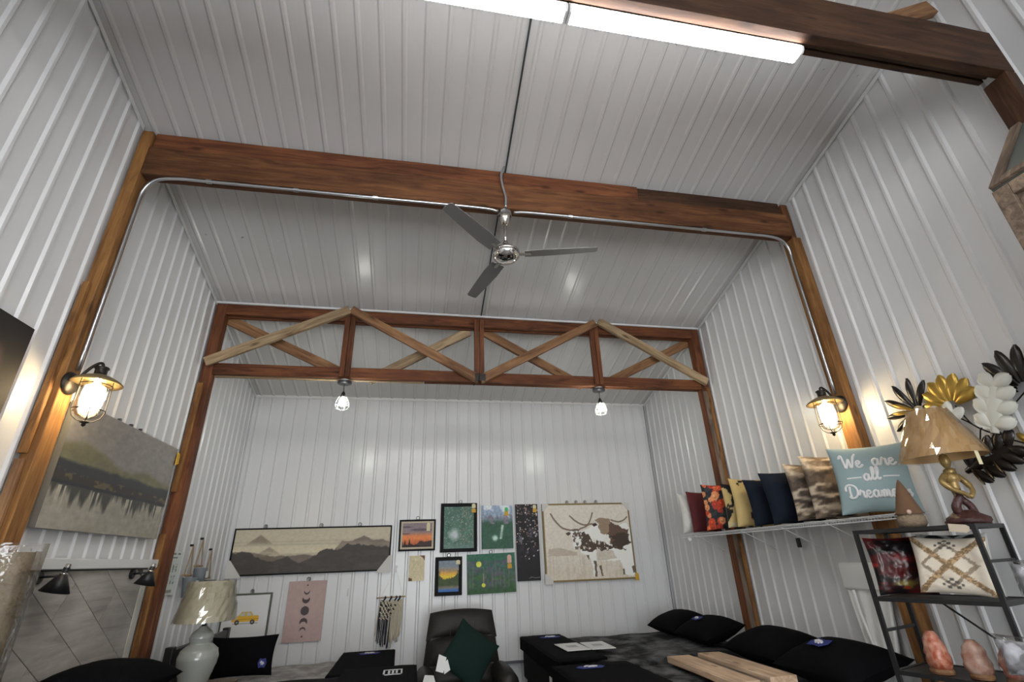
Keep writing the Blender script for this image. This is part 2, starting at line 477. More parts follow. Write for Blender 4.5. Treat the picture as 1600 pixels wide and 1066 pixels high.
# ================================================================== timber frame
def post(label, x0, x1, y0, y1, z1, mat, sisters=()):
    t = thing('timber_post', label, 'post', ((x0 + x1) / 2, (y0 + y1) / 2, 0))
    o = ((x0 + x1) / 2, (y0 + y1) / 2, 0)
    timber('post_core', ((x0 + x1) / 2, (y0 + y1) / 2, 0.002), ((x0 + x1) / 2, (y0 + y1) / 2, z1), y1 - y0, x1 - x0, mat, t, up=(1, 0, 0), origin=o)
    for (a0, a1, b0, b1, c0, c1, m) in sisters:
        timber('sister_board', ((a0 + a1) / 2, (b0 + b1) / 2, c0), ((a0 + a1) / 2, (b0 + b1) / 2, c1), b1 - b0, a1 - a0, m, t, up=(1, 0, 0), origin=o, bevel=0.003)
    return t
post('brown timber post on the left wall carrying the wall lantern', 0.018, 0.092, YB, YB + 0.125, 4.70, M_POST,
     ((0.020, 0.058, YB - 0.030, YB - 0.002, 2.27, 3.36, M_POST), (0.020, 0.062, YB - 0.026, YB - 0.002, 0.005, 2.24, M_MIDWOOD)))
post('brown timber post on the right wall carrying the wall lantern', W - 0.105, W - 0.018, YB, YB + 0.13, 4.29, M_POST,
     ((W - 0.085, W - 0.02, YB + 0.035, YB + 0.125, 4.31, 4.70, M_BEAM),))
post('brown timber post at the left end of the truss', 0.018, 0.12, YT, YT + 0.105, cz(YT) - 0.03, M_TRUSS,
     ((0.021, 0.075, YT - 0.026, YT - 0.002, 2.30, 3.33, M_POST), (0.021, 0.075, YT - 0.028, YT - 0.002, 0.01, 1.95, M_POST)))
post('brown timber post at the right end of the truss', W - 0.12, W - 0.018, YT, YT + 0.105, cz(YT) - 0.03, M_TRUSS,
     ((W - 0.118, W - 0.066, YT - 0.012, YT - 0.002, 0.01, 3.40, M_GREYWOOD), (W - 0.064, W - 0.021, YT - 0.014, YT - 0.002, 0.01, 3.45, M_POST)))
post('shade-darkened timber post below the strip light beam on the right wall', W - 0.10, W - 0.018, YC + 0.002, YC + 0.13, 4.207, M_DARKSHADED)
post('shade-darkened timber post below the strip light beam on the left wall', 0.018, 0.10, YC + 0.002, YC + 0.13, 4.207, M_DARKSHADED)

o = (W / 2, YB, 4.3)
bt = thing('ceiling_beam', 'built-up brown timber beam crossing the ceiling above the fan', 'beam', o)
timber('beam_board', (0.10, YB + 0.052, 4.425), (W - 0.10, YB + 0.052, 4.425), 0.10, 0.25, M_BEAM, bt, origin=o)
timber('beam_board', (0.10, YB + 0.068, 4.634), (2.776, YB + 0.068, 4.634), 0.085, 0.150, M_TRUSS, bt, origin=o)
timber('beam_board', (2.782, YB + 0.064, 4.630), (4.02, YB + 0.064, 4.630), 0.09, 0.140, M_TRUSS, bt, origin=o)
timber('beam_board', (4.025, YB + 0.070, 4.630), (W - 0.12, YB + 0.070, 4.630), 0.08, 0.144, M_DARKSHADED, bt, origin=o)

o = (W / 2, YC, 4.21)
bt = thing('ceiling_beam', 'shade-darkened built-up timber beam holding the strip lights at top right', 'beam', o)
timber('beam_board', (0.02, YC + 0.03, 4.39), (W - 0.02, YC + 0.03, 4.39), 0.06, 0.36, M_DARKSHADED, bt, origin=o)
timber('beam_board', (0.10, YC + 0.081, 4.405), (W - 0.10, YC + 0.081, 4.405), 0.034, 0.32, M_DARKSHADED, bt, origin=o)
timber('beam_board', (0.10, YC + 0.121, 4.40), (W - 0.10, YC + 0.121, 4.40), 0.034, 0.32, M_DARKSHADED, bt, origin=o)
timber('brace', (4.56, 1.536, 4.50), (5.54, 1.536, 5.06), 0.05, 0.12, M_MIDWOOD, bt, origin=o)

o = (W / 2, YT, 3.43)
tr = thing('roof_truss', 'brown timber truss with crossed diagonals spanning the room', 'truss', o)
Y1, Y2 = YT + 0.022, YT + 0.088       # near and far planks
def tw(name, a, b, y, wy, wz, m):
    return timber(name, (a[0], y, a[1]), (b[0], y, b[1]), wy, wz, m, tr, origin=o)
tw('top_chord', (0.12, 4.165), (W - 0.12, 4.165), Y1, 0.042, 0.125, M_TRUSS)
tw('top_chord', (0.12, 4.155), (W - 0.12, 4.155), Y2, 0.042, 0.12, M_TRUSS)
tw('bottom_chord', (0.12, 3.492), (2.80, 3.492), Y1, 0.042, 0.118, M_TRUSS)
tw('bottom_chord', (2.806, 3.486), (W - 0.12, 3.486), Y1, 0.042, 0.118, M_TRUSS)
tw('bottom_chord', (0.12, 3.485), (2.2, 3.485), Y2, 0.042, 0.115, M_OLDWOOD)
tw('bottom_chord', (2.206, 3.487), (W - 0.12, 3.487), Y2, 0.042, 0.115, M_TRUSS)
for x in (1.385, 2.80, 4.185):
    b = TRS()
    timber('vertical', (x - 0.030, YT - 0.003, 3.44), (x - 0.030, YT - 0.003, 4.19), 0.046, 0.052, M_TRUSS, tr, up=(1, 0, 0), origin=o)
    timber('vertical', (x + 0.028, YT - 0.001, 3.44), (x + 0.028, YT - 0.001, 4.19), 0.046, 0.050, M_TRUSS, tr, up=(1, 0, 0), origin=o)
YN, YFAR = YT - 0.052, YT + 0.132
tw('diagonal', (0.06, 3.535), (1.37, 4.205), YN, 0.045, 0.095, M_OLDWOOD)
tw('diagonal', (0.10, 4.10), (1.40, 3.50), YFAR, 0.045, 0.105, M_MIDWOOD)
tw('diagonal', (1.385, 4.205), (2.79, 3.44), YN, 0.045, 0.095, M_MIDWOOD)
tw('diagonal', (1.62, 3.46), (2.70, 4.10), YFAR, 0.045, 0.10, M_OLDWOOD)
tw('diagonal', (2.88, 4.10), (4.02, 3.47), YFAR, 0.045, 0.10, M_MIDWOOD)
tw('diagonal', (2.80, 3.44), (4.20, 4.21), YN, 0.045, 0.095, M_MIDWOOD)
tw('diagonal', (4.24, 4.235), (5.53, 3.50), YN, 0.045, 0.095, M_OLDWOOD)
tw('diagonal', (4.28, 3.49), (5.55, 4.12), YFAR, 0.045, 0.10, M_MIDWOOD)
br = MB().box(2.745, 2.86, YT - 0.082, YT - 0.076, 3.42, 3.50, TRS((-o[0], -o[1], -o[2])))
br.tube([(2.79 - o[0], -0.085, 0.05), (2.785 - o[0], -0.09, -0.01), (2.74 - o[0], 0.02, -0.03)], 0.007, 6)
br.build('steel_bracket', M_BRONZE, tr)

# ================================================================== wiring
def conduit(label, path, r=0.0125):
    b = MB().tube(crom(path, 5), r, 8)
    c = b.build('electrical_conduit', M_STEEL, smooth=True); tag(c, label, 'conduit')
    return c
cl = conduit('thin steel conduit running up the left post and along the beam to the fan',
        [(0.1085, 3.20, 2.79), (0.1085, 3.20, 3.4), (0.1085, 3.20, 4.02), (0.125, 3.185, 4.18), (0.20, 3.165, 4.265), (0.34, 3.152, 4.286), (0.6, 3.150, 4.286), (1.6, 3.15, 4.286), (2.55, 3.15, 4.288), (2.73, 3.15, 4.27)])
cr_ = conduit('thin steel conduit running up the right post and along the beam to the fan',
        [(W - 0.122, 3.20, 2.79), (W - 0.122, 3.20, 3.4), (W - 0.122, 3.20, 4.02), (W - 0.135, 3.185, 4.18), (W - 0.21, 3.165, 4.262), (W - 0.35, 3.152, 4.284), (W - 0.7, 3.150, 4.286), (4.0, 3.15, 4.286), (3.05, 3.15, 4.286), (2.86, 3.15, 4.272)])
for c, pts in ((cl, [(1.16, 0), (1.75, 0), (0.55, 0)]), (cr_, [(3.35, 0), (4.6, 0)])):
    for (x, _) in pts:
        MB().tube([(x - 0.018, 3.15, 4.286), (x + 0.018, 3.15, 4.286)], 0.0165, 8).build('strap', M_STEEL, c)
fx = MB().tube(crom([(2.785, 3.115, 4.72), (2.757, 3.112, 4.62), (2.768, 3.114, 4.50), (2.79, 3.118, 4.40), (2.79, 3.13, 4.30)], 5), 0.011, 8).build('flexible_cable', M_STEEL, smooth=True)
tag(fx, 'grey flexible cable dropping from the ceiling seam to the fan box', 'cable')

# ------------------------------------------------------------------ ceiling fan
fan = thing('ceiling_fan', 'three-bladed industrial ceiling fan hanging below the timber beam', 'fan', (2.79, 3.19, 4.298))
MB().lathe([(0.058, -0.001), (0.06, -0.03), (0.05, -0.036)], 8).build('junction_box', M_STEEL, fan)
MB().lathe([(0.04, -0.036), (0.056, -0.05), (0.05, -0.075), (0.03, -0.115), (0.018, -0.125)], 20).build('canopy', M_NICKEL, fan, smooth=True)
MB().tube([(0, 0, -0.11), (0, 0, -0.34)], 0.011, 10).build('down_rod', M_NICKEL, fan, smooth=True)
MB().lathe([(0.014, -0.29), (0.024, -0.32), (0.03, -0.35), (0.055, -0.352), (0.058, -0.375), (0.09, -0.38), (0.108, -0.40), (0.112, -0.42)], 28).build('motor_top', M_NICKEL, fan, smooth=True)
MB().lathe([(0.112, -0.42), (0.110, -0.44), (0.085, -0.468), (0.05, -0.482), (0.0001, -0.487)], 28).build('motor_cover', plain('polished_nickel', (0.75, 0.73, 0.70), 0.1, 1.0), fan, smooth=True)
bl = None
for a in (-14.0, 106.0, 226.0):
    b = MB()
    outl = [(0.15, -0.055), (0.30, -0.062), (0.55, -0.052), (0.72, -0.044), (0.73, -0.02), (0.73, 0.03), (0.715, 0.044), (0.5, 0.055), (0.3, 0.062), (0.15, 0.055)]
    b.prism(outl, -0.003, 0.003, 'z', TRS((0, 0, -0.425), (math.radians(11), 0, 0)))
    bld = b.build('blade', M_FANBLADE, fan, M=TRS((0, 0, 0), (0, 0, math.radians(a))))
    arm = MB().box(0.10, 0.20, -0.018, 0.018, -0.430, -0.420, TRS((0, 0, 0.0)))
    arm.build('blade_arm', M_NICKEL, bld)

# ------------------------------------------------------------------ strip lights
def strip(label, x0, x1, y, z):
    t = thing('strip_light', label, 'light', ((x0 + x1) / 2, y, z), group='ceiling strip lights')
    L = (x1 - x0) / 2
    MB().box(-L, L, -0.036, 0.036, -0.018, 0).build('housing', M_WHITE, t)
    prof = [(-0.042, -0.018), (0.042, -0.018), (0.046, -0.030), (0.040, -0.052), (0.028, -0.062), (-0.028, -0.062), (-0.040, -0.052), (-0.046, -0.030)]
    MB().prism(prof, -L + 0.012, L - 0.012, 'x').build('lens', M_STRIP, t)
    for s in (-1, 1):
        MB().prism([(p[0] * 1.03, p[1] * 1.02) for p in prof], s * L - 0.012 * (s > 0), s * L + 0.012 * (s < 0), 'x').build('end_cap', M_WHITE, t)
    return t
strip('glowing white strip light under the beam, the right-hand fixture ending in full view', 2.815, 4.165, YC + 0.105, 4.218)
strip('glowing white strip light leaving the top edge of the picture left of its twin', 1.455, 2.805, YC + 0.105, 4.218)
# the same pairs on the matching beams behind the camera
for yb_, wd in ((-0.45, 'first'), (-2.25, 'second')):
    o = (W / 2, yb_, 4.21)
    bt = thing('ceiling_beam', 'timber beam behind the camera holding strip lights, the %s one back' % wd, 'beam', o)
    timber('beam_board', (0.02, yb_, 4.39), (W - 0.02, yb_, 4.39), 0.12, 0.36, M_BEAM, bt, origin=o)
    strip('white strip light behind the camera, right-hand fixture of the %s beam back' % wd, 2.815, 4.165, yb_, 4.205)
    strip('white strip light behind the camera, left-hand fixture of the %s beam back' % wd, 1.455, 2.805, yb_, 4.205)

# ------------------------------------------------------------------ caged pendants under the truss
def pendant(label, x):
    t = thing('caged_pendant', label, 'light', (x, YT + 0.055, 3.427), group='caged pendant bulbs')
    MB().lathe([(0.045, 0), (0.046, -0.018)], 16).build('ceiling_box', M_WHITE, t, smooth=False)
    MB().lathe([(0.072, -0.018), (0.074, -0.026), (0.070, -0.044), (0.05, -0.05)], 24).build('canopy', plain('charcoal_metal', (0.05, 0.05, 0.055), 0.35, 0.5), t, smooth=True)
    MB().tube([(0, 0, -0.048), (0, 0, -0.135)], 0.0035, 6).build('cord', M_BLACK, t)
    MB().lathe([(0.006, -0.125), (0.016, -0.14), (0.024, -0.17), (0.024, -0.185)], 14).build('socket', M_BRONZE, t, smooth=True)
    MB().lathe([(0.008, -0.185), (0.015, -0.20), (0.027, -0.235), (0.029, -0.252), (0.021, -0.273), (0.0002, -0.281)], 18).build('bulb', M_BULB, t, smooth=True)
    c = MB()
    for k in range(6):
        a = 2 * PI * k / 6 + 0.3
        pr = [(0.022, -0.165), (0.045, -0.20), (0.066, -0.25), (0.070, -0.28), (0.055, -0.31), (0.02, -0.325), (0.0, -0.327)]
        c.tube([(r * math.cos(a), r * math.sin(a), z) for r, z in pr], 0.0022, 5)
    for (r, z) in ((0.068, -0.262), (0.058, -0.307)):
        c.tube([(r * math.cos(2 * PI * k / 20), r * math.sin(2 * PI * k / 20), z) for k in range(20)], 0.0022, 5, closed=True)
    c.build('cage', plain('pewter_wire', (0.20, 0.20, 0.19), 0.5, 0.3), t, smooth=True)
    return t
pendant('caged bulb pendant glowing under the left half of the truss', 1.385)
pendant('caged bulb pendant glowing under the right half of the truss', 4.195)

# ------------------------------------------------------------------ wall lanterns
def lantern(label, xwall, y, s):
    """s=+1: sticks out towards +x"""
    t = thing('wall_lantern', label, 'wall lamp', (xwall, y, 2.70), (0, 0, 0 if s > 0 else PI), group='wall lanterns on the posts')
    ax = 0.150
    MB().lathe([(0.068, 0), (0.070, 0.008), (0.062, 0.022), (0.03, 0.034), (0.001, 0.036)], 28, TRS((0, 0, 0), (0, PI / 2, 0))).build('backplate', M_BRONZE, t, smooth=True)
    MB().tube(crom([(0.02, 0, 0.01), (0.055, 0, 0.055), (0.09, 0, 0.105), (ax - 0.02, 0, 0.135), (ax, 0, 0.125), (ax, 0, 0.10)], 5), 0.0085, 10).build('gooseneck', M_BRONZE, t, smooth=True)
    MB().lathe([(0.001, 0.112), (0.036, 0.108), (0.040, 0.10), (0.032, 0.092), (0.032, 0.058), (0.045, 0.05)], 24, TRS((ax, 0, 0))).build('cap', M_BRONZE, t, smooth=True)
    sh = MB().lathe([(0.040, 0.056), (0.07, 0.044), (0.115, 0.018), (0.130, 0.004), (0.128, -0.001), (0.10, 0.012), (0.06, 0.034), (0.04, 0.046)], 40, TRS((ax, 0, 0)), caps=False)
    sh.build('shade', M_GOLDISH, t, smooth=True)
    MB().lathe([(0.068, 0.03), (0.070, -0.10), (0.068, -0.165), (0.056, -0.195), (0.03, -0.212), (0.0005, -0.216)], 28, TRS((ax, 0, 0)), caps=False).build('glass', M_SEEDED, t, smooth=True)
    MB().lathe([(0.014, 0.04), (0.018, 0.0), (0.050, -0.02), (0.056, -0.06), (0.056, -0.12), (0.045, -0.155), (0.0005, -0.168)], 20, TRS((ax, 0, 0))).build('bulb', M_WARM, t, smooth=True)
    c = MB()
    for k in range(4):
        a = 2 * PI * k / 4 + 0.6
        pr = [(0.076, 0.03), (0.078, -0.10), (0.078, -0.17), (0.066, -0.205), (0.038, -0.228), (0.0, -0.234)]
        c.tube([(ax + r * math.cos(a), r * math.sin(a), z) for r, z in pr], 0.0028, 6)
    for (r, z) in ((0.079, -0.01), (0.081, -0.165)):
        c.tube([(ax + r * math.cos(2 * PI * k / 28), r * math.sin(2 * PI * k / 28), z) for k in range(28)], 0.003, 6, closed=True)
    c.build('cage', M_BRONZE, t, smooth=True)
    MB().lathe([(0.001, -0.226), (0.022, -0.230), (0.024, -0.236), (0.010, -0.242), (0.011, -0.254), (0.001, -0.262)], 14, TRS((ax, 0, 0))).build('finial', M_BRONZE, t, smooth=True)
    return t
lantern('caged glass wall lantern glowing warm on the left post', 0.092, 3.19, 1)
lantern('caged glass wall lantern glowing warm on the right post above the lettered cushion', W - 0.105, 3.20, -1)
# ================================================================== flat prints and canvases
def vnoise(U, V, sx, sy, seed):
    r = np.random.RandomState(seed).rand(64, 64)
    x = U * sx; y = V * sy
    i = np.floor(x).astype(int); j = np.floor(y).astype(int)
    fx = x - i; fy = y - j
    fx = fx * fx * (3 - 2 * fx); fy = fy * fy * (3 - 2 * fy)
    g = lambda a, b: r[a % 64, b % 64]
    return (g(i, j) * (1 - fx) + g(i + 1, j) * fx) * (1 - fy) + (g(i, j + 1) * (1 - fx) + g(i + 1, j + 1) * fx) * fy

def fbm(U, V, sx, sy, seed, o=4):
    s = 0; a = 1; t = 0
    for k in range(o):
        s = s + a * vnoise(U, V, sx * 2 ** k, sy * 2 ** k, seed + k); t += a; a *= 0.55
    return s / t

def inpoly(U, V, poly):
    ins = np.zeros(U.shape, bool)
    n = len(poly)
    for i in range(n):
        x1, y1 = poly[i]; x2, y2 = poly[(i + 1) % n]
        c = ((y1 > V) != (y2 > V)) & (U < (x2 - x1) * (V - y1) / (y2 - y1 + 1e-12) + x1)
        ins ^= c
    return ins

def segdist(U, V, pts):
    d = np.full(U.shape, 9.0)
    for (x1, y1), (x2, y2) in zip(pts[:-1], pts[1:]):
        dx, dy = x2 - x1, y2 - y1
        t = np.clip(((U - x1) * dx + (V - y1) * dy) / (dx * dx + dy * dy + 1e-12), 0, 1)
        d = np.minimum(d, np.hypot(U - x1 - t * dx, V - y1 - t * dy))
    return d

class Pic:
    def __init__(s, U, V, asp, base):
        s.U, s.V, s.asp = U, V, asp
        s.c = np.zeros(U.shape + (3,)); s.c[:] = base
    def fill(s, mask, col, a=1.0):
        m = mask.astype(float) if mask.dtype == bool else np.clip(mask, 0, 1)
        m = (m * a)[..., None]
        s.c = s.c * (1 - m) + np.array(col) * m
    def poly(s, pts, col, a=1.0, jit=0.0, seed=0):
        U, V = s.U, s.V
        if jit:
            U = U + (fbm(s.U, s.V, 22, 22, seed) - 0.5) * jit * 1.5; V = V + (fbm(s.U, s.V, 22, 22, seed + 50) - 0.5) * jit
        s.fill(inpoly(U, V, pts), col, a)
    def line(s, pts, w, col, a=1.0):
        pts = [(p.x, p.y) for p in crom([(x, y, 0) for x, y in pts], 5)]
        s.fill(segdist(s.U * s.asp, s.V, [(x * s.asp, y) for x, y in pts]) < w, col, a)
    def disc(s, x, y, r, col, a=1.0):
        s.fill(np.hypot((s.U - x) * s.asp, s.V - y) < r, col, a)
    def grain(s, amt, sx=40, sy=40, seed=3):
        n = fbm(s.U, s.V, sx, sy, seed) - 0.5
        s.c = np.clip(s.c * (1 + amt * 2 * n[..., None]), 0, 1)

GAIN = 1.7
def canvas_mesh(name, w, h, t, painter, n=110, side=(0.5, 0.5, 0.5), mat=None, wav=None):
    """board centred on x, bottom at z=0, front at y=-t; the front carries the printed picture"""
    nx = max(8, int(n * math.sqrt(w / h))); ny = max(8, int(n * math.sqrt(h / w)))
    U, V = np.meshgrid(np.linspace(0, 1, nx + 1), np.linspace(0, 1, ny + 1))
    col = np.clip(painter(U, V, w / h), 0, 1)
    col = np.where(col > 0.04045, ((col + 0.055) / 1.055) ** 2.4, col / 12.92)
    col = np.clip(col * GAIN, 0, 0.9)
    yy = -t + (wav(U, V) if wav else 0 * U)
    P = np.stack([(U - 0.5) * w, yy, V * h], -1).reshape(-1, 3)
    ring = [j for j in range(nx + 1)] + [(i * (nx + 1) + nx) for i in range(1, ny + 1)] + [ny * (nx + 1) + j for j in range(nx - 1, -1, -1)] + [i * (nx + 1) for i in range(ny - 1, 0, -1)]
    nf = len(P)
    sidef = P[ring].copy(); sideb = P[ring].copy(); sideb[:, 1] = 0
    allP = np.concatenate([P, sidef, sideb])
    sc = np.array(lin(side))
    allC = np.concatenate([col.reshape(-1, 3), np.tile(sc, (2 * len(ring), 1))])
    fs = []
    for i in range(ny):
        for j in range(nx):
            a = i * (nx + 1) + j
            fs.append((a, a + 1, a + nx + 2, a + nx + 1))
    m = len(ring)
    for k in range(m):
        k2 = (k + 1) % m
        fs.append((nf + k2, nf + k, nf + m + k, nf + m + k2))
    fs.append(tuple(nf + m + k for k in range(m)))
    me = bpy.data.meshes.new(name)
    me.from_pydata(allP.tolist(), [], fs)
    at = me.color_attributes.new('Col', 'FLOAT_COLOR', 'POINT')
    at.data.foreach_set('color', np.concatenate([allC, np.ones((len(allC), 1))], 1).astype(np.float32).ravel())
    me.materials.append(mat or M_PRINT)
    me.update()
    return me

BACK = (0, 0, 0); LEFT = (0, 0, PI / 2); RIGHT = (0, 0, -PI / 2)
YW = D - 0.018
M_DKFRAME = plain('black_frame', (0.008, 0.008, 0.009), 0.6, spec=0.15)
M_GOLD = plain('gold_leaf', (0.50, 0.32, 0.07), 0.35, 0.75)
M_GOLDFRAME = plain('gold_frame', (0.24, 0.17, 0.065), 0.5, 0.4)
M_CREAMFRAME = plain('cream_frame', (0.55, 0.47, 0.35), 0.6)
M_GREYFRAME = plain('grey_frame', (0.10, 0.11, 0.08), 0.5)
M_HOOK = plain('hook_metal', (0.25, 0.25, 0.25), 0.3, 0.8)
M_TAGY = plain('yellow_tag', (0.62, 0.36, 0.03), 0.6)
M_TAGP = plain('pale_tag', (0.72, 0.66, 0.42), 0.6)
M_TAGPINK = plain('pink_tag', (0.75, 0.45, 0.38), 0.6)
M_CARD = plain('card_corner', (0.62, 0.60, 0.57), 0.8)

def picture(name, label, cat, loc, rot, w, h, painter, t=0.022, n=110, side=(0.4, 0.4, 0.4), frame=None, fw=0.03, ft=0.03, mat=None, hooks=(), tags=(), inner=None):
    r = thing(name, label, cat, loc, rot)
    iw, ih = (w - 2 * fw * 0.6, h - 2 * fw * 0.6) if frame else (w, h)
    link('canvas', canvas_mesh('canvas', iw, ih, t, painter, n, side), None, r, M=TRS((0, 0, (h - ih) / 2)))
    if frame:
        def rail(x0, x1, z0, z1):
            MB().box(x0, x1, -ft, 0, z0, z1).build('frame_rail', frame, r, bevel=0.003, seg=1)
        rail(-w / 2, w / 2, 0, fw); rail(-w / 2, w / 2, h - fw, h)
        rail(-w / 2, -w / 2 + fw, fw, h - fw); rail(w / 2 - fw, w / 2, fw, h - fw)
        if inner:
            m2, f2 = inner
            q = fw + f2
            for (x0, x1, z0, z1) in ((-w / 2 + fw, w / 2 - fw, fw, q), (-w / 2 + fw, w / 2 - fw, h - q, h - fw), (-w / 2 + fw, -w / 2 + q, q, h - q), (w / 2 - q, w / 2 - fw, q, h - q)):
                MB().box(x0, x1, -ft + 0.004, -t - 0.001, z0, z1).build('frame_liner', m2, r)
    for hx in hooks:
        b = MB()
        b.tube([(hx + 0.02 * math.cos(a), -0.012, h + 0.018 + 0.02 * math.sin(a)) for a in [2 * PI * k / 12 for k in range(12)]], 0.0045, 5, closed=True)
        b.lathe([(0.014, 0), (0.014, 0.008)], 10, TRS((hx, 0, h + 0.02), (PI / 2, 0, 0)))
        b.build('hook', M_HOOK, r)
    for (x, z, w2, h2, m) in tags:
        MB().prism([(x - w2 / 2, z), (x + w2 / 2, z), (x + w2 / 2, z + h2 * 0.8), (x + w2 * 0.25, z + h2), (x - w2 * 0.25, z + h2), (x - w2 / 2, z + h2 * 0.8)], -max(t, ft if frame else 0) - 0.006, -max(t, ft if frame else 0) - 0.002).build('price_tag', m, r)
    return r

# ---- longhorn cattle canvas
def p_longhorn(U, V, A):
    P = Pic(U, V, A, (0.70, 0.675, 0.635))
    P.fill(np.clip((0.35 - V) * 4, 0, 1), (0.68, 0.65, 0.60))
    X = lambda x: (x - 60) / 1010.0
    Z = lambda y: (960 - y) / 860.0
    Q = lambda pts: [(X(x), Z(y)) for x, y in pts]
    P.poly(Q([(90, 650), (100, 615), (200, 598), (290, 620), (420, 655), (420, 690), (90, 690)]), (0.58, 0.53, 0.47), 0.7, 0.015, 1)
    P.fill((fbm(U, V, 60, 4, 8) > 0.55) & (V < 0.32), (0.60, 0.55, 0.47), 0.35)
    cream = (0.80, 0.78, 0.74)
    P.poly(Q([(470, 430), (560, 390), (640, 350), (820, 380), (1040, 330), (1068, 420), (1100, 900), (1040, 930), (950, 920), (900, 760), (640, 760), (640, 930), (590, 930), (570, 740), (470, 660)]), cream, 1, 0.03, 2)
    P.poly(Q([(640, 640), (820, 640), (870, 740), (640, 755)]), (0.55, 0.52, 0.47), 0.6, 0.03, 4)
    br = (0.25, 0.20, 0.17); dk = (0.16, 0.13, 0.11)
    P.poly(Q([(480, 460), (560, 440), (600, 480), (640, 560), (700, 530), (780, 560), (830, 620), (770, 660), (650, 620), (580, 660), (500, 650), (465, 600)]), br, 1, 0.07, 5)
    P.poly(Q([(800, 330), (880, 320), (980, 400), (1045, 400), (1050, 560), (1000, 600), (930, 640), (860, 630), (810, 560), (780, 440)]), (0.31, 0.24, 0.20), 1, 0.06, 6)
    P.poly(Q([(840, 480), (1000, 440), (1040, 560), (940, 640), (850, 620)]), dk, 0.7, 0.10, 7)
    P.poly(Q([(660, 290), (740, 262), (830, 280), (830, 330), (800, 450), (740, 470), (700, 430), (690, 340)]), (0.48, 0.41, 0.34), 1, 0.03, 8)
    P.poly(Q([(610, 340), (660, 325), (685, 350), (640, 370)]), dk)
    P.poly(Q([(360, 400), (460, 400), (480, 470), (470, 560), (440, 625), (395, 620), (370, 500)]), cream, 1, 0.02, 9)
    P.fill(inpoly(U, V, Q([(360, 400), (480, 395), (490, 470), (470, 600), (395, 610)])) & (fbm(U, V, 30, 26, 11) > 0.61), (0.34, 0.28, 0.25))
    P.poly(Q([(300, 440), (340, 422), (368, 440), (330, 468)]), br)
    P.poly(Q([(365, 392), (465, 392), (455, 418), (380, 420)]), br, 0.8, 0.03, 12)
    P.poly(Q([(395, 590), (440, 590), (435, 625), (400, 622)]), (0.36, 0.31, 0.28), 0.9)
    P.disc(X(385), Z(475), 0.012, dk); P.disc(X(455), Z(470), 0.012, dk)
    P.poly(Q([(480, 440), (520, 420), (530, 450), (490, 468)]), br)
    P.fill(inpoly(U, V, Q([(480, 520), (830, 500), (840, 660), (500, 660)])) & (fbm(U, V, 34, 30, 13) > 0.62), (0.72, 0.70, 0.66), 0.9)
    h = (0.40, 0.35, 0.29)
    P.line(Q([(145, 210), (190, 290), (270, 375), (360, 405)]), 0.012, h)
    P.line(Q([(470, 390), (560, 355), (605, 280), (635, 205)]), 0.010, h)
    P.line(Q([(365, 238), (430, 300), (520, 345), (620, 335)]), 0.011, h)
    P.line(Q([(850, 295), (930, 318), (1000, 300), (1045, 262)]), 0.010, h)
    for q in ([(600, 760), (635, 760), (630, 930), (605, 930)], [(665, 810), (685, 810), (692, 925), (675, 925)], [(922, 860), (945, 860), (950, 918), (928, 918)], [(1035, 830), (1075, 820), (1072, 900), (1040, 905)], [(520, 690), (550, 690), (545, 750)]):
        P.poly(Q(q), br, 0.85, 0.015, 14)
    P.grain(0.07, 60, 50, 15)
    return P.c
r = picture('wall_canvas', 'large sepia canvas of a longhorn cow in a gold frame', 'picture', (4.485, YW, 1.362), BACK, 1.245, 0.96, p_longhorn, t=0.03, n=210, frame=M_GOLDFRAME, fw=0.02, ft=0.036, hooks=(-0.26, -0.13, 0.0, 0.16), tags=((0.62, -0.02, 0.05, 0.09, M_TAGY),))
for pts in ([(-0.625, 0.96), (-0.625, 0.86), (-0.60, 0.87), (-0.53, 0.94), (-0.55, 0.96)], [(0.625, 0.96), (0.625, 0.85), (0.605, 0.86), (0.54, 0.935), (0.52, 0.96)], [(-0.635, -0.02), (-0.53, -0.02), (-0.53, 0.02), (-0.60, 0.10), (-0.635, 0.10)]):
    MB().prism(pts, -0.042, -0.037).build('card_corner', M_CARD, r)

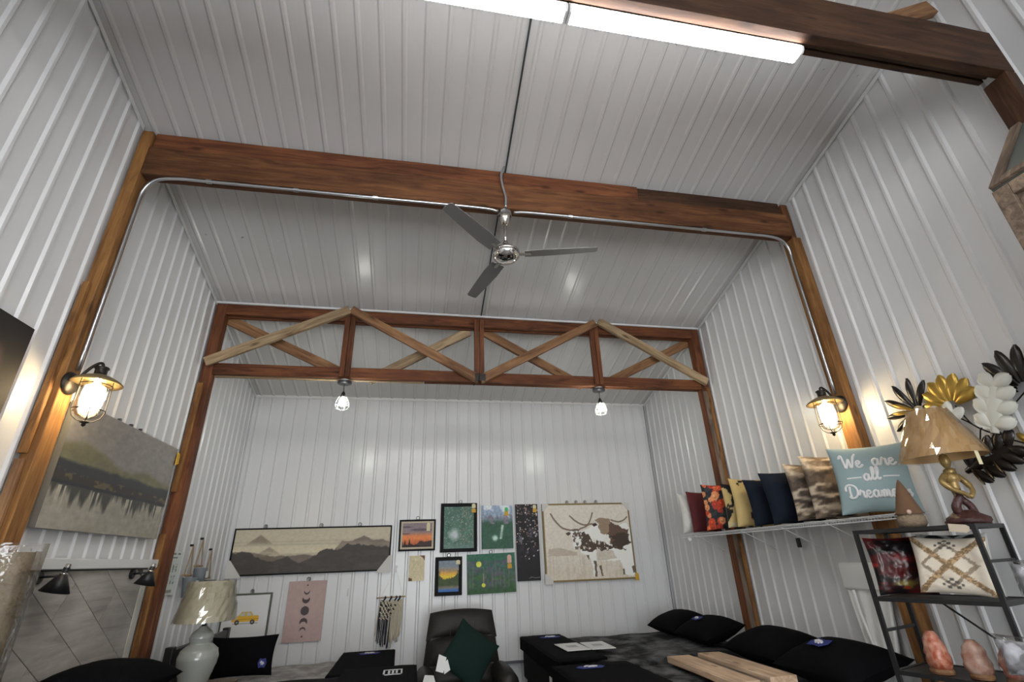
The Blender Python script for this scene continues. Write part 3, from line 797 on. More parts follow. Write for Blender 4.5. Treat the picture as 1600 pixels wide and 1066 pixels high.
# ---- long misty mountains
def ridge(P, pts, col, seed, jag=0.03, a=1.0, f=30):
    xs = [p[0] for p in pts]; ys = [p[1] for p in pts]
    top = np.interp(P.U, xs, ys) + (fbm(P.U, P.U * 0 + 0.3, f, 3, seed) - 0.5) * jag * 2
    P.fill(np.clip((top - P.V) * 60, 0, 1), col, a)
def p_mist(U, V, A):
    P = Pic(U, V, A, (0.62, 0.59, 0.515))
    P.fill(np.clip(1 - np.abs(V - 0.45) * 3.2, 0, 1), (0.69, 0.65, 0.56), 0.8)
    m = np.clip((0.86 - 0.72) * 0 + 1 - np.abs(U - 0.16) / 0.085, 0, 1) * 0.22
    P.fill(np.clip((0.66 + m - V) * 40, 0, 1) * np.clip((V - 0.60) * 9, 0, 1), (0.42, 0.38, 0.33), 0.85)
    P.fill(np.clip(1 - np.abs(V - 0.70) * 25, 0, 1) * (fbm(U, V, 5, 20, 3)), (0.52, 0.48, 0.41), 0.7)
    m = np.clip(1 - np.abs(U - 0.225) / 0.07, 0, 1) * 0.16
    P.fill(np.clip((0.45 + m - V) * 30, 0, 1) * np.clip((V - 0.32) * 5, 0, 1), (0.47, 0.43, 0.37), 0.8)
    ridge(P, [(0.62, 0.4), (0.68, 0.70), (0.75, 0.69), (0.82, 0.80), (0.88, 0.70), (0.95, 0.72), (1, 0.62)], (0.38, 0.34, 0.31), 4, 0.03)
    P.fill((fbm(U, V, 12, 14, 5)) * np.clip(1 - np.abs(V - 0.58) * 7, 0, 1) * (U > 0.65), (0.55, 0.51, 0.45), 0.9)
    ridge(P, [(0, 0.50), (0.08, 0.53), (0.16, 0.45), (0.22, 0.42), (0.30, 0.30), (0.4, 0.2), (1, 0.1)], (0.36, 0.32, 0.28), 6, 0.03, 0.85)
    ridge(P, [(0, 0.48), (0.10, 0.50), (0.17, 0.36), (0.24, 0.28), (0.34, 0.38), (0.42, 0.22), (0.5, 0.36), (0.57, 0.52), (0.61, 0.50), (0.66, 0.52), (0.72, 0.62), (0.8, 0.60), (0.9, 0.56), (1, 0.52)], (0.22, 0.205, 0.195), 8, 0.045, 1, 42)
    P.fill(np.clip((fbm(U, V, 14, 8, 21) - 0.5) * 2, 0, 1) * (V < 0.45), (0.32, 0.30, 0.28), 0.6)
    P.grain(0.06, 70, 30, 9)
    return P.c
r = picture('panoramic_print', 'wide framed print of misty mountains and dark forest ridges', 'picture', (0.985, YW, 1.575), BACK, 1.83, 0.52, p_mist, t=0.018, n=120, frame=M_DKFRAME, fw=0.016, ft=0.03, hooks=(-0.58, 0.06, 0.52))
for s in (-1, 1):
    MB().prism([(s * 0.93, -0.02), (s * 0.93, 0.17), (s * 0.90, 0.17), (s * 0.765, -0.0), (s * 0.765, -0.02)], -0.036, -0.031).build('card_corner', M_CARD, r)

# ---- small paintings
def p_sunset(U, V, A):
    P = Pic(U, V, A, (0.45, 0.40, 0.42))
    P.fill(np.clip((0.62 - V) * 6, 0, 1), (0.74, 0.43, 0.25))
    P.fill(np.clip((0.38 - V) * 6, 0, 1), (0.62, 0.32, 0.20))
    for (x, y, w, h) in ((0.5, 0.93, 0.25, 0.035), (0.15, 0.78, 0.18, 0.03), (0.62, 0.68, 0.3, 0.045), (0.15, 0.55, 0.16, 0.025)):
        P.fill(np.clip(1.4 - (((U - x) / w) ** 2 + ((V - y) / h) ** 2), 0, 1) * (0.5 + fbm(U, V, 8, 20, 3)), (0.28, 0.24, 0.28), 0.9)
    ridge(P, [(0, 0.18), (0.4, 0.14), (0.6, 0.30), (0.8, 0.28), (1, 0.36)], (0.22, 0.16, 0.16), 4, 0.03)
    ridge(P, [(0, 0.16), (0.3, 0.2), (0.6, 0.14), (1, 0.12)], (0.13, 0.10, 0.11), 5, 0.03)
    for x, h in ((0.15, 0.34), (0.28, 0.38), (0.08, 0.28)):
        P.fill(np.abs(U - x) < (h - V) * 0.16 + 0.004 * (V < h), (0.12, 0.10, 0.10))
    P.grain(0.12, 30, 40, 6)
    return P.c
picture('framed_painting', 'small framed painting of an orange sunset over dark trees', 'picture', (2.218, YW, 1.786), BACK, 0.455, 0.37, p_sunset, n=70, frame=M_DKFRAME, fw=0.022, ft=0.028, hooks=(0.0,), tags=((0.135, 0.23, 0.045, 0.10, M_TAGP),), inner=(M_CREAMFRAME, 0.022))

def p_greenfalls(U, V, A):
    P = Pic(U, V, A, (0.30, 0.42, 0.37))
    P.fill(fbm(U, V, 7, 8, 1), (0.20, 0.30, 0.27), 0.9)
    P.fill(np.clip((fbm(U, V, 5, 5, 4) - 0.55) * 5, 0, 1), (0.25, 0.41, 0.34), 0.8)
    P.fill(np.clip((fbm(U, V, 40, 40, 7) - 0.62) * 10, 0, 1), (0.55, 0.58, 0.55), 0.8)
    P.fill(np.clip(1 - np.hypot((U - 0.36) / 0.22, (V - 0.34) / 0.17), 0, 1) * (0.4 + fbm(U, V, 14, 14, 9)) * 1.6, (0.62, 0.65, 0.66), 1)
    P.fill(np.clip((0.2 - V) * 3, 0, 1) * fbm(U, V, 5, 30, 11) * 1.5, (0.45, 0.50, 0.52), 0.9)
    P.fill(np.clip((fbm(U, V, 30, 30, 14) - 0.68) * 14, 0, 1) * (U > 0.5), (0.68, 0.52, 0.42), 0.8)
    return P.c
picture('framed_painting', 'black-framed painting of a misty green forest waterfall', 'picture', (2.744, YW, 1.757), BACK, 0.472, 0.59, p_greenfalls, n=80, frame=M_DKFRAME, fw=0.042, ft=0.034, hooks=(0.02,), tags=((0.19, 0.47, 0.055, 0.05, M_TAGY), (0.19, 0.525, 0.05, 0.055, M_TAGP)))

def p_clouds(U, V, A):
    P = Pic(U, V, A, (0.18, 0.30, 0.25))
    P.fill(np.clip((V - 0.60) * 8, 0, 1), (0.46, 0.52, 0.60))
    P.fill(np.clip((fbm(U, V, 4, 4, 2) - 0.42) * 5, 0, 1) * (V > 0.66), (0.72, 0.74, 0.76))
    P.fill(np.clip((fbm(U, V, 18, 14, 4) - 0.45) * 5, 0, 1) * (np.abs(V - 0.68) < 0.12), (0.40, 0.38, 0.42))
    P.fill(np.clip((fbm(U, V, 8, 8, 5) - 0.5) * 5, 0, 1) * (V < 0.6), (0.16, 0.29, 0.21), 0.9)
    P.fill(np.clip(1 - np.abs(U - 0.64 - (V - 0.4) * 0.2) * 16, 0, 1) * (V > 0.22) * (V < 0.54) * (0.5 + fbm(U, V, 16, 10, 8)), (0.72, 0.78, 0.74))
    P.fill(np.clip(1 - np.hypot((U - 0.42) / 0.12, (V - 0.24) / 0.09), 0, 1) * 1.5, (0.66, 0.76, 0.70))
    P.grain(0.2, 26, 30, 9)
    return P.c
picture('small_canvas', 'unframed canvas of white clouds over a green waterfall meadow', 'picture', (3.247, YW, 1.782), BACK, 0.415, 0.53, p_clouds, n=80, side=(0.35, 0.45, 0.42), tags=((0.125, 0.40, 0.05, 0.06, M_TAGY), (0.125, 0.455, 0.045, 0.05, plain('green_tag', (0.08, 0.5, 0.2), 0.6))))

def p_stars(U, V, A):
    P = Pic(U, V, A, (0.075, 0.07, 0.085))
    P.fill(np.clip((fbm(U, V, 4, 10, 2) - 0.5) * 3, 0, 1), (0.20, 0.16, 0.20), 0.8)
    P.fill(np.clip((fbm(U, V, 5, 14, 22) - 0.62) * 6, 0, 1) * (np.abs(V - 0.5) < 0.25), (0.36, 0.36, 0.40), 0.9)
    rs = np.random.RandomState(5)
    for k in range(130):
        x, y = rs.rand(), 0.25 + 0.75 * rs.rand() ** 0.7
        c = [(0.75, 0.75, 0.75), (0.66, 0.55, 0.50), (0.45, 0.38, 0.38)][rs.randint(3)]
        P.disc(x, y, 0.004 + 0.006 * rs.rand(), c, 0.9)
    P.fill(np.clip((0.17 - V) * 20, 0, 1), (0.055, 0.055, 0.065))
    P.line([(0.5, 0.03), (0.6, 0.045), (0.75, 0.035), (0.95, 0.04)], 0.003, (0.4, 0.4, 0.4))
    return P.c
picture('small_canvas', 'tall narrow near-black canvas speckled with stars', 'picture', (3.648, YW, 1.392), BACK, 0.305, 0.93, p_stars, n=110, side=(0.08, 0.08, 0.09), tags=((0.11, 0.825, 0.05, 0.05, M_TAGY), (0.11, 0.875, 0.045, 0.045, M_TAGP)))

def p_lake(U, V, A):
    P = Pic(U, V, A, (0.42, 0.46, 0.50))
    P.fill(np.clip((0.78 - V) * 5, 0, 1), (0.66, 0.50, 0.30))
    P.fill(np.clip((0.64 - V) * 7, 0, 1), (0.86, 0.66, 0.22))
    P.fill(((V < 0.66) & (V > 0.30)) * np.clip(1 - np.minimum(U, 1 - U) * 6, 0, 1), (0.16, 0.20, 0.14))
    ridge(P, [(0, 0.55), (0.15, 0.50), (0.3, 0.42), (0.5, 0.44), (0.7, 0.46), (0.85, 0.55), (1, 0.62)], (0.22, 0.27, 0.17), 3, 0.04)
    P.fill(np.clip((0.24 - V) * 12, 0, 1), (0.46, 0.42, 0.36))
    P.fill(np.clip((0.17 - V) * 12, 0, 1), (0.20, 0.36, 0.60))
    P.grain(0.15, 14, 40, 5)
    return P.c
picture('framed_painting', 'small black-framed painting of a yellow sunset above a blue lake', 'picture', (2.622, YW, 1.270), BACK, 0.335, 0.435, p_lake, n=70, frame=M_DKFRAME, fw=0.042, ft=0.034, hooks=(-0.0,), tags=((0.115, 0.345, 0.05, 0.05, M_TAGP),))

def p_moonwood(U, V, A):
    P = Pic(U, V, A, (0.17, 0.34, 0.27))
    P.fill(np.clip((0.70 - V) * 4, 0, 1), (0.20, 0.30, 0.24))
    P.fill(np.clip((fbm(U, V, 9, 5, 3) - 0.42) * 4, 0, 1) * (V < 0.82), (0.30, 0.30, 0.34), 0.9)
    P.fill(np.clip((fbm(U, V, 5, 8, 6) - 0.5) * 4, 0, 1) * (V < 0.45), (0.20, 0.36, 0.16), 0.9)
    P.fill(np.clip((0.22 - V) * 6, 0, 1), (0.14, 0.27, 0.14), 0.8)
    for k, x in enumerate((0.05, 0.12, 0.33, 0.52, 0.58, 0.68, 0.76, 0.86)):
        P.fill((np.abs(U - x + 0.02 * (fbm(U, V, 3, 6, 30 + k) - 0.5)) < 0.014) & (V > 0.15) & (V < 0.55 + 0.3 * ((k * 37) % 10) / 10), (0.36, 0.36, 0.36), 0.55)
    P.disc(0.24, 0.74, 0.075, (0.74, 0.76, 0.30)); P.disc(0.33, 0.21, 0.05, (0.74, 0.74, 0.25))
    P.fill((np.abs(U - 0.33) < 0.012) & (V > 0.2) & (V < 0.5), (0.5, 0.55, 0.3), 0.6)
    P.grain(0.22, 24, 20, 9)
    return P.c
picture('small_canvas', 'green woodland canvas with a yellow moon and its reflection', 'picture', (3.165, YW, 1.272), (0, math.radians(-1.0), 0), 0.615, 0.455, p_moonwood, n=90, side=(0.10, 0.28, 0.22), hooks=(0.0,), tags=((0.235, 0.27, 0.055, 0.06, M_TAGY), (0.235, 0.335, 0.055, 0.095, M_TAGPINK)))

def p_parch(U, V, A):
    P = Pic(U, V, A, (0.68, 0.64, 0.53))
    P.grain(0.10, 10, 14, 3)
    P.fill(inpoly(U, V, [(0.62, 1.01), (1.01, 1.01), (1.01, 0.78), (0.85, 0.92)]), (0.38, 0.24, 0.18))
    P.fill(inpoly(U, V, [(-0.01, -0.01), (0.25, -0.01), (0.2, 0.1), (-0.01, 0.14)]), (0.32, 0.20, 0.12))
    for k in range(9):
        P.fill((np.abs(V - 0.25 - 0.065 * k) < 0.008) & (U > 0.2) & (U < 0.8) & (fbm(U, V, 30, 2, k) > 0.42), (0.58, 0.54, 0.43), 0.5)
    return P.c
picture('paper_print', 'small parchment paper sheet pinned below the sunset painting', 'paper', (2.228, YW, 1.447), BACK, 0.19, 0.285, p_parch, t=0.004, n=50, side=(0.6, 0.55, 0.45))

def p_moons(U, V, A):
    P = Pic(U, V, A, (0.56, 0.48, 0.465))
    k = (0.22, 0.18, 0.19)
    P.disc(0.5, 0.50, 0.075, k)
    def cres(y, r, dy, rr):
        m = (np.hypot((U - 0.5) * A, V - y) < r) & ~(np.hypot((U - 0.5) * A, V - y - dy) < rr)
        P.fill(m, k)
    cres(0.69, 0.068, 0.055, 0.062); cres(0.82, 0.052, 0.025, 0.047)
    cres(0.315, 0.068, -0.055, 0.062); cres(0.185, 0.052, -0.025, 0.047)
    P.disc(0.5, 0.925, 0.014, k); P.disc(0.5, 0.085, 0.016, k)
    P.grain(0.04, 20, 20, 4)
    return P.c
picture('moon_phase_print', 'dusty pink board printed with black moon phases', 'picture', (0.975, YW, 0.878), BACK, 0.42, 0.62, p_moons, t=0.014, n=130, side=(0.5, 0.42, 0.40), hooks=(0.0,))

def p_taxi(U, V, A):
    P = Pic(U, V, A, (0.70, 0.70, 0.70))
    Q = lambda pts: [(x, y) for x, y in pts]
    P.fill(np.clip(1 - np.abs(V - 0.405) * 60, 0, 1) * (np.abs(U - 0.52) < 0.27), (0.4, 0.4, 0.4), 0.7)
    P.poly(Q([(0.22, 0.44), (0.22, 0.54), (0.36, 0.56), (0.78, 0.56), (0.80, 0.52), (0.79, 0.44)]), (0.72, 0.56, 0.16))
    P.poly(Q([(0.34, 0.55), (0.42, 0.64), (0.62, 0.64), (0.68, 0.55)]), (0.66, 0.56, 0.26))
    P.poly(Q([(0.38, 0.56), (0.44, 0.62), (0.50, 0.62), (0.50, 0.56)]), (0.62, 0.62, 0.60)); P.poly(Q([(0.53, 0.56), (0.53, 0.62), (0.60, 0.62), (0.64, 0.56)]), (0.62, 0.62, 0.60))
    for x in (0.34, 0.67):
        P.disc(x, 0.43, 0.05, (0.18, 0.17, 0.16)); P.disc(x, 0.43, 0.02, (0.5, 0.5, 0.48))
    P.line([(0.22, 0.49), (0.8, 0.49)], 0.006, (0.5, 0.38, 0.1))
    return P.c
picture('framed_print', 'square framed print of a small yellow car beside the table lamp', 'picture', (0.345, YW, 0.885), BACK, 0.51, 0.51, p_taxi, n=110, frame=M_GREYFRAME, fw=0.018, ft=0.03, hooks=(0.03,))

# loose magnetic hooks left on the back wall
for (x, z, lab) in ((1.44, 1.39, 'small white hook on the back wall beside the pink moon print'), (1.985, 1.62, 'small white hook above the macrame hanging')):
    b = MB().lathe([(0.016, 0), (0.016, 0.01), (0.006, 0.012), (0.005, 0.03)], 12, TRS((x, D - 0.017, z), (PI / 2, 0, 0)))
    b.tube(crom([(x, D - 0.045, z), (x, D - 0.055, z - 0.02), (x - 0.002, D - 0.045, z - 0.05), (x - 0.004, D - 0.03, z - 0.07)], 4), 0.004, 6)
    tag(b.build('wall_hook', M_WHITE), lab, 'hook')

# ---- macrame
mc = thing('macrame_hanging', 'black and cream macrame hanging on a wooden stick', 'wall hanging', (1.945, D - 0.045, 1.282))
MB().tube([(-0.175, 0, 0), (0.165, 0, 0.004)], 0.0075, 8).build('stick', M_OLDWOOD, mc)
MB().tube([(-0.13, 0, 0), (0.04, -0.0, 0.30), (0.14, 0, 0)], 0.0022, 5).build('hanging_cord', M_TAGP, mc)
M_CREAMYARN = plain('cream_yarn', (0.56, 0.50, 0.38), 0.9, bump=0.4, bscale=200)
M_DARKYARN = plain('dark_yarn', (0.02, 0.022, 0.035), 0.9)
cy = MB(); dy = MB(); rg = random.Random(4)
for k in range(34):
    u = k / 33
    x = -0.125 + 0.25 * u
    zt = -0.02 - 0.09 * (1 - abs(2 * u - 1)) * 0.4
    ln = 0.42 + 0.08 * math.sin(u * PI) + rg.uniform(-0.05, 0.03)
    pth = [(x, -0.004, zt), (x - 0.015 * (1 - u) + rg.uniform(-.006, .006), -0.008 - rg.uniform(0, .012), -ln * 0.5), (x - 0.03 * (1 - u) + rg.uniform(-.012, .012), -0.006, -ln)]
    (dy if u < 0.52 and k % 5 != 0 else cy).tube(crom(pth, 4), 0.0055, 5)
for j in range(7):
    for i in range(7 - abs(j - 2)):
        x = -0.11 + 0.036 * i + 0.018 * (j % 2); z = -0.025 - 0.030 * j
        cy.tube(crom([(x - 0.018, -0.010, z), (x, -0.018, z - 0.012), (x + 0.018, -0.010, z - 0.028)], 3), 0.0075, 6)
for x in (-0.075, -0.005, 0.055, 0.095):
    dy.tube(crom([(x, -0.012, 0.012), (x + 0.008, -0.016, 0.0), (x - 0.02, -0.014, -0.04)], 3), 0.010, 6)
for (x, z) in ((-0.05, -0.09), (0.0, -0.085), (0.05, -0.08), (-0.02, -0.125), (0.03, -0.12), (0.005, -0.165)):
    dy.tube([(x - 0.008, -0.02, z + 0.008), (x + 0.008, -0.022, z - 0.010)], 0.008, 6)
cy.build('cream_fringe', M_CREAMYARN, mc, smooth=True); dy.build('dark_fringe', M_DARKYARN, mc, smooth=True)

# ================================================================== left wall
def p_abstract(U, V, A):
    P = Pic(U, V, A, (0.54, 0.52, 0.50))
    P.fill(np.clip((fbm(U, V, 3, 3, 2) - 0.4) * 3, 0, 1) * (V > 0.6), (0.58, 0.56, 0.53), 0.9)
    top = 0.60 + 0.14 * np.clip(1 - np.abs(U - 0.15) * 3, 0, 1) + 0.06 * np.clip(1 - np.abs(U - 0.72) * 6, 0, 1) + (fbm(U, V, 8, 8, 3) - 0.5) * 0.06
    P.fill(np.clip((top - V) * 20, 0, 1) * (V > 0.40), (0.44, 0.42, 0.27), 0.75)
    b = 0.545 - 0.02 * U + (fbm(U, V, 14, 14, 5) - 0.5) * 0.04
    P.fill(np.clip((b - V) * 40, 0, 1) * (V > 0.36), (0.16, 0.16, 0.17))
    P.fill(np.clip((b - 0.09 - V) * 40, 0, 1) * (V > 0.36), (0.17, 0.13, 0.085))
    P.fill((fbm(U, V, 20, 24, 9) > 0.62) & (V < b - 0.09) & (V > 0.37), (0.42, 0.36, 0.22), 0.8)
    P.fill(np.abs(V - 0.355) < 0.012, (0.09, 0.09, 0.10))
    P.fill(V < 0.345, (0.62, 0.60, 0.55))
    drip = vnoise(U, U * 0, 46, 1, 12) * 0.8 + vnoise(U, U * 0, 90, 1, 13) * 0.3
    P.fill((V < 0.345) * np.clip((V - (0.345 - 0.22 * drip)) * 14, 0, 1), (0.17, 0.16, 0.13), 0.85)
    P.fill((V < 0.33) * (vnoise(U, U * 0, 60, 1, 33) > 0.66) * np.clip((V - 0.12) * 6, 0, 1), (0.74, 0.72, 0.66), 0.95)
    P.fill((V < 0.16) * fbm(U, V, 6, 6, 15), (0.66, 0.64, 0.60), 0.8)
    P.grain(0.12, 30, 30, 16)
    return P.c
ap = picture('abstract_painting', 'large grey and gold abstract landscape canvas wrapped in clear film', 'picture', (0.022, 4.105, 1.905), LEFT, 1.46, 0.745, p_abstract, t=0.04, n=150, side=(0.45, 0.44, 0.42))
fb = MB()
nu, nv = 24, 12
vs = []; fs = []
rgf = np.random.RandomState(3)
for i in range(nv + 1):
    for j in range(nu + 1):
        vs.append((-0.74 + 1.48 * j / nu, -0.046 - 0.005 * rgf.rand(), -0.012 + 0.77 * i / nv))
for i in range(nv):
    for j in range(nu):
        a = i * (nu + 1) + j
        fs.append((a, a + 1, a + nu + 2, a + nu + 1))
fb.add(vs, fs).build('plastic_film', film('cling_film', (0.98, 0.98, 0.98), 0.03, 0.18, bump=0.4, bscale=8), ap, smooth=True)
for hx in (-0.22, -0.06, 0.08):
    MB().lathe([(0.012, 0), (0.012, 0.02)], 8, TRS((hx, -0.01, 0.758), (PI / 2, 0, 0))).build('hook', M_BLACK, ap)
MB().prism([(0.70, 0.60), (0.745, 0.62), (0.735, 0.70), (0.70, 0.71)], -0.062, -0.052).build('price_tag', M_TAGY, ap)

def p_portrait(U, V, A):
    P = Pic(U, V, A, (0.06, 0.045, 0.05))
    P.fill(np.clip((fbm(U, V, 5, 5, 2) - 0.5) * 3, 0, 1), (0.14, 0.09, 0.08), 0.8)
    P.fill(np.clip(1 - np.hypot((U - 0.78) / 0.10, (V - 0.66) / 0.16), 0, 1) * 2, (0.30, 0.20, 0.20), 0.8)
    P.fill(np.clip(1 - np.hypot((U - 0.72) / 0.12, (V - 0.25) / 0.2), 0, 1) * 2, (0.40, 0.28, 0.20), 0.7)
    return P.c
picture('dark_wall_print', 'dark print with a thin red edge above the left lantern at the picture edge', 'picture', (0.02, 2.445, 2.17), LEFT, 0.86, 0.735, p_portrait, t=0.022, n=80, side=(0.45, 0.13, 0.10))

# ---- plank display board with ledge and cone sconces
dp = thing('plank_display_board', 'pale grey diagonal plank display board with a white ledge on top', 'display board', (0.02, 4.12, 0.30), LEFT)
Hh = 1.385; hw = 0.745
M_LAM = wood('pale_laminate', (0.30, 0.285, 0.27), (0.44, 0.425, 0.405), (0.54, 0.52, 0.50), rough=0.5, sx=1.0, sy=9, knots=False)
MB().box(-hw, hw, -0.02, 0, 0, Hh).build('backing', plain('seam_grey', (0.12, 0.11, 0.10), 0.8), dp)
def clip_rect(poly, x0, x1, z0, z1):
    def cut(p, f, inter):
        out = []
        for i in range(len(p)):
            a, b = p[i], p[(i + 1) % len(p)]
            if f(a):
                out.append(a)
                if not f(b): out.append(inter(a, b))
            elif f(b): out.append(inter(a, b))
        return out
    ix = lambda c: (lambda a, b: (c, a[1] + (b[1] - a[1]) * (c - a[0]) / (b[0] - a[0])))
    iz = lambda c: (lambda a, b: (a[0] + (b[0] - a[0]) * (c - a[1]) / (b[1] - a[1]), c))
    for f, it in ((lambda p: p[0] >= x0, ix(x0)), (lambda p: p[0] <= x1, ix(x1)), (lambda p: p[1] >= z0, iz(z0)), (lambda p: p[1] <= z1, iz(z1))):
        if len(poly) < 3: return []
        poly = cut(poly, f, it)
    return poly
th = math.radians(-33)
ca, sa = math.cos(th), math.sin(th)
rp = random.Random(9)
for row in range(-7, 8):
    off = (row * 0.47) % 1.0
    for kx in range(-3, 4):
        a0, a1 = kx * 1.0 + off + 0.0022, (kx + 1) * 1.0 + off - 0.0022
        b0, b1 = row * 0.235 + 0.0022, (row + 1) * 0.235 - 0.0022
        quad = [(a0, b0), (a1, b0), (a1, b1), (a0, b1)]
        quad = [(x * ca - z * sa, x * sa + z * ca + 0.62) for x, z in quad]
        q = clip_rect(quad, -hw + 0.005, hw - 0.075, 0.0, Hh - 0.01)
        if len(q) < 3: continue
        area = abs(sum(q[i][0] * q[(i + 1) % len(q)][1] - q[(i + 1) % len(q)][0] * q[i][1] for i in range(len(q)))) / 2
        if area < 0.004: continue
        MB().prism(q, -0.030 + rp.uniform(0, 0.001), -0.0205).build('plank', M_LAM, dp)
MB().box(hw - 0.07, hw, -0.035, -0.021, 0, Hh - 0.01).build('edge_strip', plain('pale_edge', (0.55, 0.54, 0.48), 0.6), dp)
MB().box(-hw - 0.01, hw + 0.03, -0.075, 0, Hh, Hh + 0.062).build('ledge', M_TRIM, dp, bevel=0.004, seg=1)
def cone_sconce(label, y, z):
    t = thing('cone_sconce', label, 'wall lamp', (0.052, y, z), LEFT, group='cone sconces on the plank board')
    MB().lathe([(0.036, 0), (0.036, 0.012), (0.03, 0.016)], 20, TRS((0, 0, 0), (PI / 2, 0, 0))).build('backplate', M_BLACK, t, smooth=False)
    MB().tube([(0, -0.012, 0.0), (0.0, -0.10, 0.006)], 0.0065, 8).build('arm', M_BLACK, t, smooth=True)
    sh = TRS((0.0, -0.125, -0.004), (math.radians(12), 0, 0))
    MB().lathe([(0.016, 0.055), (0.017, 0.02), (0.020, 0.018), (0.075, -0.075), (0.072, -0.074), (0.016, 0.012)], 28, sh, caps=False).build('shade', M_BLACK, t, smooth=True)
    MB().lathe([(0.018, 0.016), (0.0185, 0.022), (0.017, 0.026)], 20, sh).build('collar', M_NICKEL, t)
    MB().lathe([(0.0, 0.075), (0.014, 0.072), (0.015, 0.05)], 16, sh).build('cap', M_NICKEL, t)
    return t
cone_sconce('black cone sconce on the plank board nearest the wrapped roll', 3.55, 1.645)
cone_sconce('black cone sconce at the far end of the plank board beside the truss post', 4.60, 1.645)

# ---- paper chart and hanging pots near the back corner
def p_chart(U, V, A):
    P = Pic(U, V, A, (0.66, 0.68, 0.67))
    k = (0.25, 0.25, 0.25)
    P.fill((np.abs(V - 0.94) < 0.02) & (U > 0.25) & (U < 0.85) & (fbm(U, V, 40, 2, 1) > 0.45), k, 0.8)
    P.fill((np.abs(V - 0.86) < 0.014) & (U > 0.3) & (U < 0.7), k, 0.8)
    for r_ in range(2):
        for c_ in range(4):
            x = 0.2 + 0.18 * c_; y = 0.62 - 0.28 * r_
            P.fill((np.abs(U - x) < 0.05) & (np.abs(V - y) < 0.10) & (fbm(U, V, 20, 40, 4 + c_) > 0.47), (0.35, 0.37, 0.36), 0.8)
    P.fill((np.abs(V - 0.08) < 0.035) & (np.abs(U - 0.5) < 0.25), (0.36, 0.36, 0.32), 0.7)
    return P.c
picture('paper_chart', 'white paper chart taped to the left wall beyond the truss post', 'paper', (0.02, 5.36, 1.46), LEFT, 0.34, 0.36, p_chart, t=0.004, n=70, side=(0.6, 0.6, 0.6))

M_POT = plain('grey_pot', (0.16, 0.18, 0.20), 0.6)
M_ROPE = plain('tan_rope', (0.30, 0.23, 0.15), 0.9)
def hanging_pot(label, y, ztop, drop, tagged):
    t = thing('hanging_pot', label, 'planter', (0.050, y, ztop))
    b = MB(); s = 0.075
    b.tube([(0, -0.0, 0), (0, -s, -drop)], 0.007, 6); b.tube([(0, 0, 0), (0, s, -drop)], 0.007, 6)
    b.build('rope', M_ROPE, t)
    MB().tube([(0, -s - 0.02, -drop), (0, s + 0.02, -drop)], 0.011, 8).build('rail', M_OLDWOOD, t)
    MB().lathe([(0.0, -drop - 0.19), (0.045, -drop - 0.19), (0.062, -drop - 0.02), (0.056, -drop - 0.02), (0.04, -drop - 0.17)], 20, TRS((0.032, 0, 0))).build('pot', M_POT, t, smooth=True)
    MB().lathe([(0.011, 0), (0.011, 0.03)], 8, TRS((-0.030, 0, 0.005), (0, PI / 2, 0))).build('hook', M_BLACK, t)
    if tagged:
        MB().box(0.096, 0.10, -0.03, 0.03, -drop - 0.11, -drop - 0.05, TRS((0, 0, 0), (0, 0, 0.0))).build('price_tag', M_PAPER, t)
    return t
hanging_pot('grey pot on a rope triangle, leftmost of the three hanging pots', 5.66, 1.875, 0.26, True)
hanging_pot('grey pot on a rope triangle, highest of the three hanging pots', 5.88, 1.945, 0.25, True)
hanging_pot('grey pot on a rope triangle, rightmost of the three behind the lamp shade', 6.17, 1.85, 0.27, False)
# ================================================================== soft things
def pillow_point(u, v, w, h, t, side, pinch=0.07, sag=0.0):
    x = w / 2 * u * (1 - pinch * (1 - v * v) * abs(u) ** 2)
    z = h / 2 * v * (1 - pinch * (1 - u * u) * abs(v) ** 2)
    k = max(0.0, (1 - abs(u) ** 2.6)) * max(0.0, (1 - abs(v) ** 2.6))
    y = side * t / 2 * k ** 0.55
    return x, y, z

def pillow_mesh(name, w, h, t, mat, painter=None, n=26, wr=0.004, seed=0, pinch=0.07, back=(0.5, 0.5, 0.5), squash=0.0):
    """cushion standing in the xz plane, bottom edge at z=0, front towards -y"""
    us = np.linspace(-1, 1, n + 1); us = np.sign(us) * (1 - (1 - np.abs(us)) ** 1.35)
    vs = []; cols = []; fs = []
    U, V = np.meshgrid((us + 1) / 2, (us + 1) / 2)
    C = None
    if painter is not None:
        C = np.clip(painter(U, V, w / h), 0, 1)
        C = np.where(C > 0.04045, ((C + 0.055) / 1.055) ** 2.4, C / 12.92)
        C = np.clip(C * GAIN, 0, 0.9)
    N1 = fbm(U, V, 3, 3, seed) + 0.5 * fbm(U, V, 8, 8, seed + 9)
    for side in (-1, 1):
        for i in range(n + 1):
            for j in range(n + 1):
                x, y, z = pillow_point(us[j], us[i], w, h, t, side, pinch)
                k = (1 - us[j] ** 4) * (1 - us[i] ** 4)
                y += side * (N1[i, j] - 0.75) * wr * 4 * k
                if squash: z = z - squash * (1 - us[j] ** 2) * max(0, us[i]) ** 2
                vs.append((x, y, z + h / 2))
                if C is not None: cols.append(C[i, j] if side < 0 else lin(back))
    m = (n + 1) * (n + 1)
    for s in (0, 1):
        for i in range(n):
            for j in range(n):
                a = s * m + i * (n + 1) + j
                q = (a, a + 1, a + n + 2, a + n + 1)
                fs.append(q if s == 0 else q[::-1])
    me = bpy.data.meshes.new(name)
    me.from_pydata(vs, [], fs)
    if C is not None:
        at = me.color_attributes.new('Col', 'FLOAT_COLOR', 'POINT')
        cc = np.concatenate([np.array(cols), np.ones((len(cols), 1))], 1)
        at.data.foreach_set('color', cc.astype(np.float32).ravel())
    me.materials.append(mat)
    me.polygons.foreach_set('use_smooth', [True] * len(me.polygons))
    me.update()
    return me

